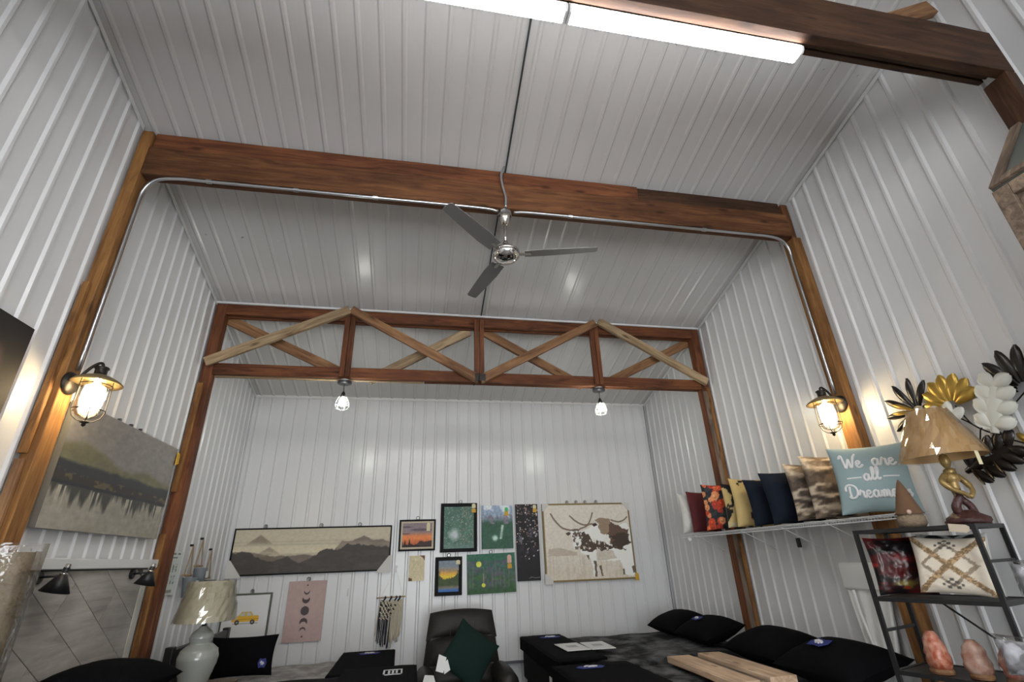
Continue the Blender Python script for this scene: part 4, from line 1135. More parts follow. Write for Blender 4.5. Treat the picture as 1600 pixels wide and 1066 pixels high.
def cushion(name, label, cat, loc, rot, w, h, t, mat, painter=None, parts=None, group=None, **kw):
    r = thing(name, label, cat, loc, rot, group)
    link('cover', pillow_mesh('cover', w, h, t, mat, painter, **kw), None, r)
    return r

M_BLUE = plain('blue_patch', (0.02, 0.03, 0.20), 0.6)
M_SILVER = plain('pale_print', (0.6, 0.6, 0.62), 0.6)
def emblem(parent, M, w=0.14, h=0.07):
    """embroidered blue oblong patch with a pale running mark"""
    b = MB().prism([(-w / 2, 0), (-w * 0.33, h * 0.5), (0, h * 0.42), (w * 0.33, h * 0.5), (w / 2, 0), (w * 0.33, -h * 0.5), (0, -h * 0.42), (-w * 0.33, -h * 0.5)], -0.004, 0.0, 'y', M)
    b.build('logo_patch', M_BLUE, parent)
    c = MB()
    c.tube(crom([(-w * 0.22, -0.006, -h * 0.02), (-w * 0.12, -0.006, h * 0.20), (-w * 0.02, -0.006, 0.0), (w * 0.08, -0.006, h * 0.10), (w * 0.22, -0.006, -h * 0.10)], 4), h * 0.07, 5, M)
    c.tube(crom([(-w * 0.10, -0.006, -h * 0.18), (0, -0.006, -h * 0.05), (w * 0.12, -0.006, -h * 0.20)], 4), h * 0.06, 5, M)
    c.build('logo_mark', M_SILVER, parent)

# ---- mattresses
def quilt_material(name, base, light, sc=5.0):
    m, nt, b = _mat(name); N = nt.nodes.new
    tc = N('ShaderNodeTexCoord'); v = N('ShaderNodeTexVoronoi'); v.inputs['Scale'].default_value = sc; v.feature = 'DISTANCE_TO_EDGE'
    n = N('ShaderNodeTexNoise'); n.inputs['Scale'].default_value = sc * 0.9; n.inputs['Detail'].default_value = 4
    nt.links.new(tc.outputs['Object'], n.inputs['Vector']); nt.links.new(tc.outputs['Object'], v.inputs['Vector'])
    r = N('ShaderNodeValToRGB'); r.color_ramp.elements[0].position = 0.42; r.color_ramp.elements[0].color = (*base, 1); r.color_ramp.elements[1].position = 0.66; r.color_ramp.elements[1].color = (*light, 1)
    nt.links.new(n.outputs['Fac'], r.inputs['Fac']); nt.links.new(r.outputs['Color'], b.inputs['Base Color'])
    b.inputs['Roughness'].default_value = 0.8; b.inputs['Specular IOR Level'].default_value = 0.2
    bp = N('ShaderNodeBump'); bp.inputs['Strength'].default_value = 0.6; bp.inputs['Distance'].default_value = 0.03
    nt.links.new(v.outputs['Distance'], bp.inputs['Height']); nt.links.new(bp.outputs['Normal'], b.inputs['Normal'])
    return m
M_DQUILT = quilt_material('charcoal_quilt', (0.009, 0.009, 0.010), (0.14, 0.14, 0.145), 6.5)
M_DSIDE = plain('charcoal_border', (0.010, 0.010, 0.011), 0.8, bump=0.2, bscale=40, spec=0.2)
M_WQUILT = quilt_material('white_quilt', (0.28, 0.26, 0.25), (0.46, 0.44, 0.42), 9)
M_WSIDE = plain('pale_border', (0.32, 0.30, 0.29), 0.7)
M_BASE = plain('foundation_cloth', (0.008, 0.008, 0.009), 0.9, spec=0.15)

def puffy_top(w, d, h, n=(26, 20), amp=0.012, seed=1):
    """quilted slab centred on xy, z from 0 to h, soft rounded rim"""
    nx, ny = n
    U, V = np.meshgrid(np.linspace(-1, 1, nx + 1), np.linspace(-1, 1, ny + 1))
    nz = (fbm((U + 1) / 2, (V + 1) / 2, 7, 5, seed) - 0.5) * 2
    vs = []; fs = []
    for i in range(ny + 1):
        for j in range(nx + 1):
            u, v = U[i, j], V[i, j]
            e = max(abs(u), abs(v))
            rim = max(0.0, (e - 0.93) / 0.07)
            k = 0.985 if rim >= 1 else 1
            z = h - 0.35 * h * rim ** 2 + amp * nz[i, j] * (1 - rim) + amp * math.cos(u * 14) * math.cos(v * 10) * 0.4 * (1 - rim)
            vs.append((u * w / 2, v * d / 2, z))
    m = len(vs)
    for i in range(ny):
        for j in range(nx):
            a = i * (nx + 1) + j
            fs.append((a, a + 1, a + nx + 2, a + nx + 1))
    ring = [j for j in range(nx + 1)] + [i * (nx + 1) + nx for i in range(1, ny + 1)] + [ny * (nx + 1) + j for j in range(nx - 1, -1, -1)] + [i * (nx + 1) for i in range(ny - 1, 0, -1)]
    q = len(ring)
    for r_ in ring: vs.append((vs[r_][0] * 1.004, vs[r_][1] * 1.004, h * 0.25))
    for r_ in ring: vs.append((vs[r_][0] * 0.99, vs[r_][1] * 0.99, 0))
    for k in range(q):
        k2 = (k + 1) % q
        fs.append((ring[k2], ring[k], m + k, m + k2)); fs.append((m + k2, m + k, m + q + k, m + q + k2))
    fs.append(tuple(m + q + k for k in range(q)))
    return MB().add(vs, fs)

def bed(name, label, x0, x1, y0, y1, ztop, mq, ms, seed):
    cx_, cy_ = (x0 + x1) / 2, (y0 + y1) / 2
    t = thing(name, label, 'bed', (cx_, cy_, 0))
    w, d = x1 - x0, y1 - y0
    MB().box(-w / 2 + 0.03, w / 2 - 0.03, -d / 2 + 0.03, d / 2 - 0.03, 0.05, ztop - 0.36).build('foundation', M_BASE, t, bevel=0.02)
    for sx in (-1, 1):
        for sy in (-1, 1):
            MB().box(sx * (w / 2 - 0.12) - 0.03, sx * (w / 2 - 0.12) + 0.03, sy * (d / 2 - 0.12) - 0.03, sy * (d / 2 - 0.12) + 0.03, 0, 0.05).build('leg', M_BLACK, t)
    MB().box(-w / 2, w / 2, -d / 2, d / 2, ztop - 0.355, ztop - 0.085).build('mattress_side', ms, t, bevel=0.03, seg=3)
    puffy_top(w, d, 0.083, seed=seed).build('mattress_top', mq, t, smooth=True, M=TRS((0, 0, ztop - 0.083)))
    return t

bed('mattress_bed', 'charcoal quilted mattress bed along the back wall on the right', 3.43, 5.44, 4.66, 6.24, 0.815, M_DQUILT, M_DSIDE, 3)
bed('mattress_bed', 'charcoal quilted mattress bed in the right foreground with pine boards on it', 3.36, 5.42, 3.02, 4.60, 0.80, M_DQUILT, M_DSIDE, 8)
bed('mattress_bed', 'pale patterned mattress bed in the back left corner', 0.37, 2.0, 4.98, 6.28, 0.735, M_WQUILT, M_WSIDE, 5)
bed('mattress_bed', 'black covered bed in the left foreground under the plank board', 0.10, 2.20, 3.30, 4.33, 0.93, M_BASE, M_BASE, 6)

# headboard at the wall end of the pale bed
hb = thing('headboard', 'black panel headboard standing behind the pale bed', 'headboard', (0.30, 5.64, 0))
MB().box(-0.022, 0.022, -0.66, 0.66, 0.35, 1.08).build('panel', M_BLACK, hb, bevel=0.01)
for s in (-1, 1): MB().box(-0.03, 0.03, s * 0.66 - 0.035, s * 0.66 + 0.035, 0, 1.10).build('post', M_BLACK, hb, bevel=0.006)

# black demo covers at the feet of the beds
def foot_cover(label, x0, x1, y0, y1, z, drop, th=0.018, logo=None, framed=None):
    t = thing('foot_cover', label, 'bed cover', ((x0 + x1) / 2, (y0 + y1) / 2, z))
    w, d = x1 - x0, y1 - y0
    b = MB()
    nx, ny = 10, 14
    vs = []; fs = []
    rg_ = np.random.RandomState(int(x0 * 100))
    for top in (1, 0):
        for i in range(ny + 1):
            for j in range(nx + 1):
                vs.append((-w / 2 + w * j / nx, -d / 2 + d * i / ny, (th if top else 0.0) + (rg_.rand() * 0.004 if top else 0)))
    m = (nx + 1) * (ny + 1)
    for i in range(ny):
        for j in range(nx):
            a = i * (nx + 1) + j
            fs.append((a, a + 1, a + nx + 2, a + nx + 1)); fs.append((m + a, m + a + nx + 1, m + a + nx + 2, m + a + 1))
    for j in range(nx):
        a, b2 = j, ny * (nx + 1) + j
        fs.append((a + 1, a, m + a, m + a + 1)); fs.append((b2, b2 + 1, m + b2 + 1, m + b2))
    for i in range(ny):
        a, b2 = i * (nx + 1), i * (nx + 1) + nx
        fs.append((a, a + nx + 1, m + a + nx + 1, m + a)); fs.append((b2 + nx + 1, b2, m + b2, m + b2 + nx + 1))
    b.add(vs, fs)
    b.build('cover_top', M_BLACKCLOTH, t, smooth=True)
    if drop: 
        s = drop[0]; ln = drop[1]
        ex = -w / 2 - 0.014 if s < 0 else w / 2
        MB().box(ex, ex + 0.014, -d / 2, d / 2, -ln, th).build('cover_drop', M_BLACKCLOTH, t, bevel=0.005)
    if logo: emblem(t, TRS((logo[0], logo[1], th + 0.004), (-PI / 2, 0, 0)), *logo[2:])
    if framed:
        fx_, fy_, fw_, fh_ = framed
        q = MB()
        for (a, b_, c_, d_) in ((-fw_, fw_, -fh_, -fh_ + 0.012), (-fw_, fw_, fh_ - 0.012, fh_), (-fw_, -fw_ + 0.012, -fh_, fh_), (fw_ - 0.012, fw_, -fh_, fh_)):
            q.box(fx_ + a, fx_ + b_, fy_ + c_, fy_ + d_, th + 0.002, th + 0.006)
        for k in range(3): q.box(fx_ - fw_ * 0.5 + k * fw_ * 0.4, fx_ - fw_ * 0.5 + k * fw_ * 0.4 + fw_ * 0.22, fy_ - fh_ * 0.45, fy_ + fh_ * 0.5, th + 0.002, th + 0.006)
        q.build('white_label', M_SILVER, t)
    return t
foot_cover('black foot cover with a blue logo on the back right charcoal bed', 3.41, 3.86, 4.70, 6.22, 0.834, (-1, 0.10), logo=(0.06, 0.55, 0.24, 0.11))
foot_cover('black foot cover with a blue logo on the right foreground bed', 3.34, 3.98, 3.06, 4.58, 0.819, (-1, 0.10), logo=(-0.05, 0.60, 0.24, 0.10))
foot_cover('black foot cover with a blue logo on the pale back left bed', 1.50, 2.02, 5.02, 6.26, 0.753, (1, 0.18), th=0.055, logo=(0.02, 0.42, 0.22, 0.10))
foot_cover('black foot cover with a white framed label on the left foreground bed', 1.72, 2.22, 3.34, 4.30, 0.949, (1, 0.2), logo=None, framed=(0.10, 0.24, 0.065, 0.085))

# papers and boards on the beds
for (x, y, rz, lab) in ((3.715, 5.255, 0.03, 'white information sheet on the back right bed, the one nearer its foot'), (3.965, 5.24, -0.04, 'white information sheet on the back right bed, the one farther from its foot')):
    s = MB().box(-0.115, 0.115, -0.21, 0.21, 0, 0.005).build('paper_sheet', M_PAPER, M=TRS((x, y, 0.862), (0, 0, rz))); tag(s, lab, 'paper')
    MB().box(-0.05, 0.05, -0.05, 0.06, 0.005, 0.0065).build('printed_text', plain('grey_ink', (0.45, 0.45, 0.46), 0.8), s)
for (x, y, rz, m, lab, hh) in ((4.36, 3.99, -0.02, M_PINE, 'pale pine board lying on the right foreground bed, left of the pair', 0.0), (4.66, 4.02, -0.03, M_PINE, 'pale pine board lying on the right foreground bed, right of the pair', 0.0)):
    b_ = timber('pine_board', (x, y - 0.52, 0.848), (x + 0.03, y + 0.46, 0.848), 0.20, 0.045, m); tag(b_, lab, 'board', 'pine boards on the bed')
b_ = timber('dark_board', (4.505, 3.50, 0.842), (4.53, 4.42, 0.842), 0.055, 0.03, M_GREYWOOD); tag(b_, 'dark narrow board between the two pine boards on the bed', 'board')
s = MB().box(-0.004, 0, -0.045, 0.045, -0.14, 0.0).build('hang_tag', M_PAPER, M=TRS((3.405, 4.92, 0.70), (0, 0, 0))); tag(s, 'white care tag hanging from the foot of the back right bed', 'tag')

# black pillows
def black_pillow(label, loc, rot, w=0.66, h=0.42, t=0.19, logo=None, n=22):
    r = thing('black_pillow', label, 'pillow', loc, rot, 'black display pillows')
    link('cover', pillow_mesh('cover', w, h, t, M_BLACKCLOTH, n=n, seed=int(loc[0] * 10)), None, r)
    if logo:
        u, v = logo[:2]
        x, y, z = pillow_point(u, v, w, h, t, -1)
        emblem(r, TRS((x, y - 0.012, z + h / 2)), *logo[2:])
    return r
R_ = math.radians
black_pillow('black pillow with a blue logo leaning by the taxi print on the pale bed', (0.66, 5.62, 0.757), (R_(-16), 0, 0), w=0.58, h=0.33, t=0.15, logo=(0.72, -0.45, 0.075, 0.075))
def flat_pillow(label, c, rz, tilt, w, h, t, logo=None):
    """pillow lying on a mattress: long side along local x, head side raised by tilt"""
    r = thing('black_pillow', label, 'pillow', c, (0, 0, R_(rz)), 'black display pillows')
    Mt = TRS((0, 0, 0), (R_(-90 + tilt), 0, 0)) @ TRS((0, 0, -h / 2))
    link('cover', pillow_mesh('cover', w, h, t, M_BLACKCLOTH, n=22, seed=int(c[0] * 10), pinch=0.10), None, r, M=Mt)
    if logo:
        u, v = logo[:2]
        x, y, z = pillow_point(u, v, w, h, t, -1, 0.10)
        emblem(r, Mt @ TRS((x, y - 0.010, z + h / 2)), *logo[2:])
    return r
flat_pillow('black pillow lying at the head of the left foreground bed', (0.42, 3.80, 1.06), 80, 0, 0.66, 0.54, 0.24)
flat_pillow('far black pillow at the head of the back right bed', (5.14, 5.84, 0.945), -90, 14, 0.66, 0.46, 0.21)
flat_pillow('black pillow with a blue logo at the head of the back right bed', (5.12, 5.17, 0.945), -90, 14, 0.64, 0.46, 0.21, logo=(-0.1, -0.25, 0.13, 0.09))
flat_pillow('far black pillow at the head of the right foreground bed', (5.08, 4.16, 0.945), -90, 12, 0.72, 0.48, 0.22)
flat_pillow('black pillow with a blue logo at the head of the right foreground bed', (5.02, 3.40, 0.945), -90, 12, 0.74, 0.50, 0.23, logo=(-0.1, -0.2, 0.16, 0.12))

# ---- recliner
M_LEATHER = plain('dark_brown_leather', (0.015, 0.012, 0.010), 0.5, bump=0.12, bscale=90, vary=0.25, vscale=5, spec=0.35)
M_SEAMC = plain('seam_thread', (0.05, 0.045, 0.04), 0.6)
rc = thing('recliner', 'dark brown leather recliner armchair against the back wall', 'armchair', (2.735, 5.86, 0))
def rounded_top(w, z0, z1, r, n=6):
    pts = [(-w / 2 * 1.04, z0), (w / 2 * 1.04, z0)]
    for k in range(n + 1):
        a = k / n * PI / 2
        pts.append((w / 2 * 0.86 - r + r * math.cos(a), z1 - r + r * math.sin(a)))
    for k in range(n + 1):
        a = PI / 2 + k / n * PI / 2
        pts.append((-w / 2 * 0.86 + r + r * math.cos(a), z1 - r + r * math.sin(a)))
    return pts
tilt = TRS((0, 0.14, 0.46), (R_(-14), 0, 0))
MB().prism(rounded_top(0.83, 0, 0.72, 0.13), 0.0, 0.20, 'y').build('backrest', M_LEATHER, rc, smooth=True, bevel=0.05, seg=4, M=tilt)
def bulge(w, z0, z1, t, seed):
    b = MB(); nx, nz_ = 16, 12; vs = []; fs = []
    for i in range(nz_ + 1):
        for j in range(nx + 1):
            u = -1 + 2 * j / nx; v = -1 + 2 * i / nz_
            k = max(0, 1 - abs(u) ** 3) * max(0, 1 - abs(v) ** 2.4)
            ww = w * (0.86 + 0.10 * (1 - i / nz_))
            arch = 0.03 * (1 - u * u)
            vs.append((u * ww / 2, 0.012 - t * k ** 0.6, z0 + (z1 - z0) * i / nz_ + arch * (1 if v > 0 else 0.6)))
    for i in range(nz_):
        for j in range(nx):
            a = i * (nx + 1) + j
            fs.append((a, a + 1, a + nx + 2, a + nx + 1))
    vs2 = [(x, 0.03, z) for x, y, z in vs]; m = len(vs)
    fs2 = [tuple(m + i for i in f[::-1]) for f in fs]
    return b.add(vs + vs2, fs + fs2)
bulge(0.80, 0.44, 0.70, 0.055, 1).build('head_cushion', M_LEATHER, rc, smooth=True, M=tilt)
bulge(0.82, 0.19, 0.45, 0.085, 2).build('lumbar_cushion', M_LEATHER, rc, smooth=True, M=tilt)
bulge(0.82, 0.0, 0.20, 0.07, 3).build('lower_cushion', M_LEATHER, rc, smooth=True, M=tilt)
for sx in (-0.125, 0.125):
    MB().tube([(sx, -0.022, 0.45), (sx, -0.042, 0.58), (sx, -0.010, 0.70)], 0.004, 5).build('seam', M_SEAMC, rc, M=tilt)
MB().box(-0.30, 0.30, -0.42, 0.18, 0.26, 0.50).build('seat', M_LEATHER, rc, smooth=True, bevel=0.07, seg=4)
MB().box(-0.40, 0.40, -0.40, 0.34, 0.06, 0.27).build('base', M_LEATHER, rc, smooth=True, bevel=0.02, seg=2)
MB().box(-0.28, 0.28, -0.48, -0.41, 0.10, 0.44).build('footrest', M_LEATHER, rc, smooth=True, bevel=0.03, seg=3)
for s in (-1, 1):
    MB().box(s * 0.385 - 0.075, s * 0.385 + 0.075, -0.42, 0.26, 0.05, 0.56).build('arm_side', M_LEATHER, rc, smooth=True, bevel=0.03, seg=3)
    q = MB(); pr = [(0.02, -0.46), (0.075, -0.45), (0.098, -0.41), (0.10, -0.2), (0.098, 0.1), (0.085, 0.24), (0.02, 0.27)]
    q.tube([(s * 0.39, y, 0.575 + 0.012 * math.sin((y + .45) * 4)) for r_, y in pr], [r_ for r_, y in pr], 16)
    q.build('arm_pad', M_LEATHER, rc, smooth=True)
for sx in (-1, 1):
    for sy in (-0.32, 0.28):
        MB().lathe([(0.025, 0), (0.03, 0.07)], 12, TRS((sx * 0.34, sy, 0))).build('foot', M_BLACK, rc)
M_GREEN = plain('dark_green_velvet', (0.006, 0.020, 0.016), 0.85, bump=0.15, bscale=60, spec=0.2)
from mathutils import Euler
_o = Euler((R_(-16), R_(36), 0)).to_matrix() @ Vector((0, 0, 0.225))
gp = cushion('green_cushion', 'dark green square cushion turned on its corner on the recliner', 'cushion', (2.745 - _o.x, 5.47 - _o.y, 0.83 - _o.z), (R_(-16), R_(36), 0), 0.45, 0.45, 0.14, M_GREEN, seed=4)
tg = MB().prism([(-0.05, 0), (0.02, -0.02), (0.05, 0.10), (-0.02, 0.13)], -0.003, 0.0)
tg.prism([(0.03, -0.03), (0.085, 0.0), (0.06, 0.085), (0.02, 0.05)], -0.006, -0.003)
tg = tg.build('paper_tag', M_PAPER, M=TRS((2.475, 5.36, 0.735), (R_(-15), 0, 0))); tag(tg, 'white paper swing tags on the recliner beside the green cushion', 'tag')
tg = MB().prism([(-0.07, -0.09), (0.08, -0.07), (0.05, 0.05), (-0.03, 0.06)], -0.003, 0.0).build('paper_tag', M_PAPER, M=TRS((2.36, 5.37, 0.66), (R_(-50), 0, 0))); tag(tg, 'white paper label on the left arm of the recliner', 'tag')

# ---- ceramic table lamp on a night stand
ns = thing('night_stand', 'dark night stand between the two left beds under the ceramic lamp', 'night stand', (0.60, 4.64, 0))
MB().box(-0.25, 0.25, -0.22, 0.22, 0.10, 0.85).build('body', M_GREYWOOD, ns, bevel=0.004, seg=1)
MB().box(-0.27, 0.27, -0.24, 0.24, 0.85, 0.875).build('top', M_GREYWOOD, ns, bevel=0.004, seg=1)
for k in range(2):
    d_ = MB().box(0.25, 0.262, -0.20, 0.20, 0.13 + 0.36 * k, 0.47 + 0.36 * k).build('drawer', M_GREYWOOD, ns, bevel=0.003, seg=1)
    MB().lathe([(0.010, 0), (0.014, 0.02)], 10, TRS((0.262, 0, 0.30 + 0.36 * k), (0, PI / 2, 0))).build('knob', M_BRONZE, d_)
for sx in (-1, 1):
    for sy in (-1, 1): MB().box(sx * 0.22 - 0.02, sx * 0.22 + 0.02, sy * 0.19 - 0.02, sy * 0.19 + 0.02, 0, 0.10).build('leg', M_GREYWOOD, ns)
tl = thing('ceramic_table_lamp', 'grey ceramic gourd table lamp with a cream film-wrapped shade', 'lamp', (0.645, 4.58, 0.877))
M_CERAM = plain('grey_glaze', (0.30, 0.31, 0.29), 0.18, coat=0.5, bump=0.05, bscale=30)
body = [(0.078, 0), (0.088, 0.015), (0.104, 0.07), (0.130, 0.15), (0.136, 0.195), (0.122, 0.24), (0.088, 0.268), (0.070, 0.28), (0.075, 0.296), (0.080, 0.32), (0.068, 0.352), (0.036, 0.378), (0.022, 0.393)]
fine = []
for (a, b_) in zip(body[:-1], body[1:]):
    for k in range(3):
        t_ = k / 3; fine.append((a[0] * (1 - t_) + b_[0] * t_ + (0.0012 if len(fine) % 2 else 0), a[1] * (1 - t_) + b_[1] * t_))
fine.append(body[-1])
MB().lathe(fine, 36).build('body', M_CERAM, tl, smooth=True)
MB().lathe([(0.018, 0.39), (0.018, 0.44), (0.010, 0.45), (0.008, 0.61)], 14).build('stem', M_BRONZE, tl, smooth=True)
M_SHADE = plain('cream_linen_shade', (0.46, 0.42, 0.31), 0.7, bump=0.1, bscale=200)
MB().lathe([(0.205, 0.425), (0.150, 0.695), (0.147, 0.695), (0.202, 0.425)], 48, caps=False).build('shade', M_SHADE, tl, smooth=True)
def crinkle(r0, z0, r1, z1, n, amp, seed):
    """film loosely wrapped round a lamp shade"""
    rr = np.random.RandomState(seed); b = MB(); m = 7; vs = []; fs = []
    tab = rr.rand(m + 1, n)
    for i in range(m + 1):
        t_ = i / m
        for k in range(n):
            a = 2 * PI * k / n
            r_ = r0 + (r1 - r0) * t_ + 0.004 + amp * tab[i, k]
            vs.append((r_ * math.cos(a), r_ * math.sin(a), z0 + (z1 - z0) * t_))
    for i in range(m):
        for k in range(n):
            k2 = (k + 1) % n
            fs.append((i * n + k, i * n + k2, (i + 1) * n + k2, (i + 1) * n + k))
    return b.add(vs, fs)
M_FILMSH = film('shade_film', (0.97, 0.97, 0.96), 0.10, 0.05)
crinkle(0.206, 0.42, 0.152, 0.70, 46, 0.012, 3).build('film_wrap', M_FILMSH, tl, smooth=False)

# ---- rolled rug in plastic
rr_ = thing('wrapped_rug_roll', 'beige rolled rug standing upright in clear plastic at the left edge', 'rug roll', (0.235, 2.965, 0))
sp = []
for k in range(90):
    a = k / 89 * 2 * PI * 4.0
    sp.append((0.035 + 0.092 * k / 89) * 1.0)
vs = []; fs = []
for k in range(90):
    a = k / 89 * 2 * PI * 4.0
    r_ = sp[k]
    for z in (0.003, 1.76): vs.append((r_ * math.cos(a), r_ * math.sin(a), z))
for k in range(89): fs.append((2 * k, 2 * k + 2, 2 * k + 3, 2 * k + 1))
rugm = plain('beige_rug', (0.27, 0.22, 0.16), 0.95, bump=0.5, bscale=60, vary=0.35, vscale=9)
ro = MB().add(vs, fs).build('rug', rugm, rr_, smooth=True)
so = ro.modifiers.new('thick', 'SOLIDIFY'); so.thickness = 0.012
crinkle(0.130, 0.0, 0.126, 1.80, 30, 0.022, 6).build('plastic_wrap', M_WRAP, rr_, smooth=True)
# ================================================================== wire shelf with cushions on the right wall
SX0, SX1 = 5.205, W - 0.022      # front and back of the shelf
SZ = 1.835
SY0, SY1 = 2.78, 5.56
ws = thing('wire_shelf', 'white wire shelf with a low front lip along the right wall', 'shelf', (SX0, (SY0 + SY1) / 2, SZ))
hl = (SY1 - SY0) / 2
M_WIRE = plain('white_wire', (0.66, 0.66, 0.68), 0.35)
for (x, z) in ((0.0, -0.002), (0.0, -0.030), (0.09, -0.006), (0.18, -0.006), (0.268, -0.004)):
    MB().tube([(x, -hl, z), (x, hl, z)], 0.0045, 6).build('rod', M_WIRE, ws)
b = MB()
for k in range(int(2 * hl / 0.0254)):
    y = -hl + 0.0127 + k * 0.0254
    b.tube([(0.268, y, 0), (0.0, y, 0), (-0.0008, y, -0.030)], 0.0021, 4)
wd = b.build('cross_wires', M_WIRE, ws); tag(wd, kind='stuff')
for y in (-0.75, -0.25, 0.3, 1.15):
    MB().tube([(0.04, y, -0.012), (0.372, y, -0.18)], 0.0055, 6).build('support_arm', M_WIRE, ws)
MB().prism([(0.268, -0.012), (0.06, -0.012), (0.268, -0.11)], -hl + 0.10, -hl + 0.104, 'y').build('bracket', M_BLACK, ws)
MB().tube([(0.0, hl - 0.18, -0.045), (0.0, hl - 0.19, -0.045)], 0.022, 10).build('end_clip', M_WHITE, ws)

M_SATIN = plain('white_satin', (0.62, 0.60, 0.56), 0.28, bump=0.3, bscale=12)
M_MAROON = plain('maroon_cloth', (0.105, 0.012, 0.016), 0.8)
M_NAVY = plain('navy_velvet', (0.007, 0.011, 0.021), 0.85, bump=0.15, bscale=40, spec=0.2)
M_FUR = plain('taupe_fur', (0.24, 0.19, 0.14), 0.9, bump=0.9, bscale=35, vary=0.55, vscale=14)
CZ = SZ + 0.012
def p_roses(U, V, A):
    P = Pic(U, V, A, (0.10, 0.11, 0.13))
    P.fill((fbm(U, V, 9, 9, 3) > 0.56), (0.17, 0.19, 0.19), 0.8)
    rs = np.random.RandomState(11)
    for k in range(44):
        x, y, r_ = rs.rand(), rs.rand(), 0.045 + 0.05 * rs.rand()
        c = [(0.62, 0.22, 0.12), (0.68, 0.32, 0.18), (0.55, 0.18, 0.13), (0.70, 0.45, 0.30)][rs.randint(4)]
        d = np.hypot(U - x, V - y)
        P.fill(d < r_ * (0.9 + 0.3 * fbm(U, V, 16, 16, k)), c)
        P.fill((d < r_ * 0.45) & (d > r_ * 0.25), tuple(q * 0.72 for q in c))
        P.fill(np.hypot(U - x + 0.01, V - y - 0.015) < r_ * 0.3, tuple(min(1, q * 1.25) for q in c))
    return P.c
def p_cow(U, V, A):
    P = Pic(U, V, A, (0.62, 0.54, 0.36))
    P.fill((fbm(U, V, 3.1, 3.1, 7) > 0.56), (0.06, 0.055, 0.055))
    P.fill((V < 0.1) & (fbm(U, V, 9, 4, 5) > 0.45), (0.62, 0.58, 0.46))
    return P.c
def p_cow2(U, V, A):
    P = Pic(U, V, A, (0.62, 0.54, 0.36))
    P.fill((fbm(U, V, 2.3, 2.3, 21) + 0.35 * (U - 0.45) > 0.58) & (V > 0.12), (0.055, 0.05, 0.055))
    P.fill(inpoly(U, V, [(0.62, 0.28), (0.72, 0.24), (0.80, 0.40), (0.70, 0.44)]), (0.6, 0.6, 0.58))
    return P.c
def p_dark(U, V, A):
    P = Pic(U, V, A, (0.36, 0.31, 0.26))
    P.fill(np.clip((fbm(U, V, 4, 9, 7) - 0.45) * 5, 0, 1), (0.16, 0.13, 0.11), 0.9)
    P.fill(np.clip((fbm(U, V, 3, 12, 27) - 0.58) * 9, 0, 1), (0.62, 0.57, 0.50), 0.9)
    return P.c
F = lambda a, b=0, t=-10: (R_(t), R_(b), R_(a))
cushion('shelf_cushion', 'white satin cushion at the far end of the wire shelf', 'cushion', (5.375, 5.46, CZ), F(-8, 3), 0.34, 0.45, 0.13, M_SATIN, seed=2, wr=0.010)
cushion('shelf_cushion', 'dark red cushion second from the far end of the wire shelf', 'cushion', (5.40, 5.30, CZ), F(-8, 2), 0.33, 0.46, 0.11, M_MAROON, seed=5)
cushion('shelf_cushion', 'black cushion printed with orange roses on the wire shelf', 'cushion', (5.345, 4.86, CZ), F(-24, 2, -4), 0.38, 0.47, 0.15, M_CLOTHPRINT, p_roses, seed=6, n=60)
cushion('shelf_cushion', 'cream cushion with black cow patches beside the rose cushion', 'cushion', (5.41, 4.58, CZ), F(-12, 4), 0.40, 0.44, 0.15, M_CLOTHPRINT, p_cow, seed=7, n=40, back=(0.6, 0.55, 0.4))
cushion('shelf_cushion', 'cream and black cow print cushion against the dark blue ones', 'cushion', (5.41, 4.40, CZ), F(-16, 3), 0.42, 0.47, 0.15, M_CLOTHPRINT, p_cow2, seed=8, n=40, back=(0.6, 0.55, 0.4))
cushion('shelf_cushion', 'dark blue velvet cushion, the lower and farther of the two', 'cushion', (5.395, 4.12, CZ), F(-20, -1, -8), 0.42, 0.42, 0.16, M_NAVY, seed=9)
cushion('shelf_cushion', 'dark blue velvet cushion, the taller and nearer of the two', 'cushion', (5.395, 3.86, CZ), F(-18, -2, -8), 0.43, 0.45, 0.16, M_NAVY, seed=10)
cushion('shelf_cushion', 'shaggy taupe and brown cushion next to the dark blue ones', 'cushion', (5.40, 3.60, CZ), F(-15, 2, -8), 0.40, 0.47, 0.14, M_CLOTHPRINT, p_dark, seed=11, n=40, wr=0.010, back=(0.36, 0.3, 0.25))
cushion('shelf_cushion', 'shaggy taupe cushion half hidden by the lettered cushion', 'cushion', (5.40, 3.40, CZ), F(-18, 2, -8), 0.40, 0.50, 0.14, M_CLOTHPRINT, p_dark, seed=14, n=40, wr=0.010, back=(0.36, 0.3, 0.25))

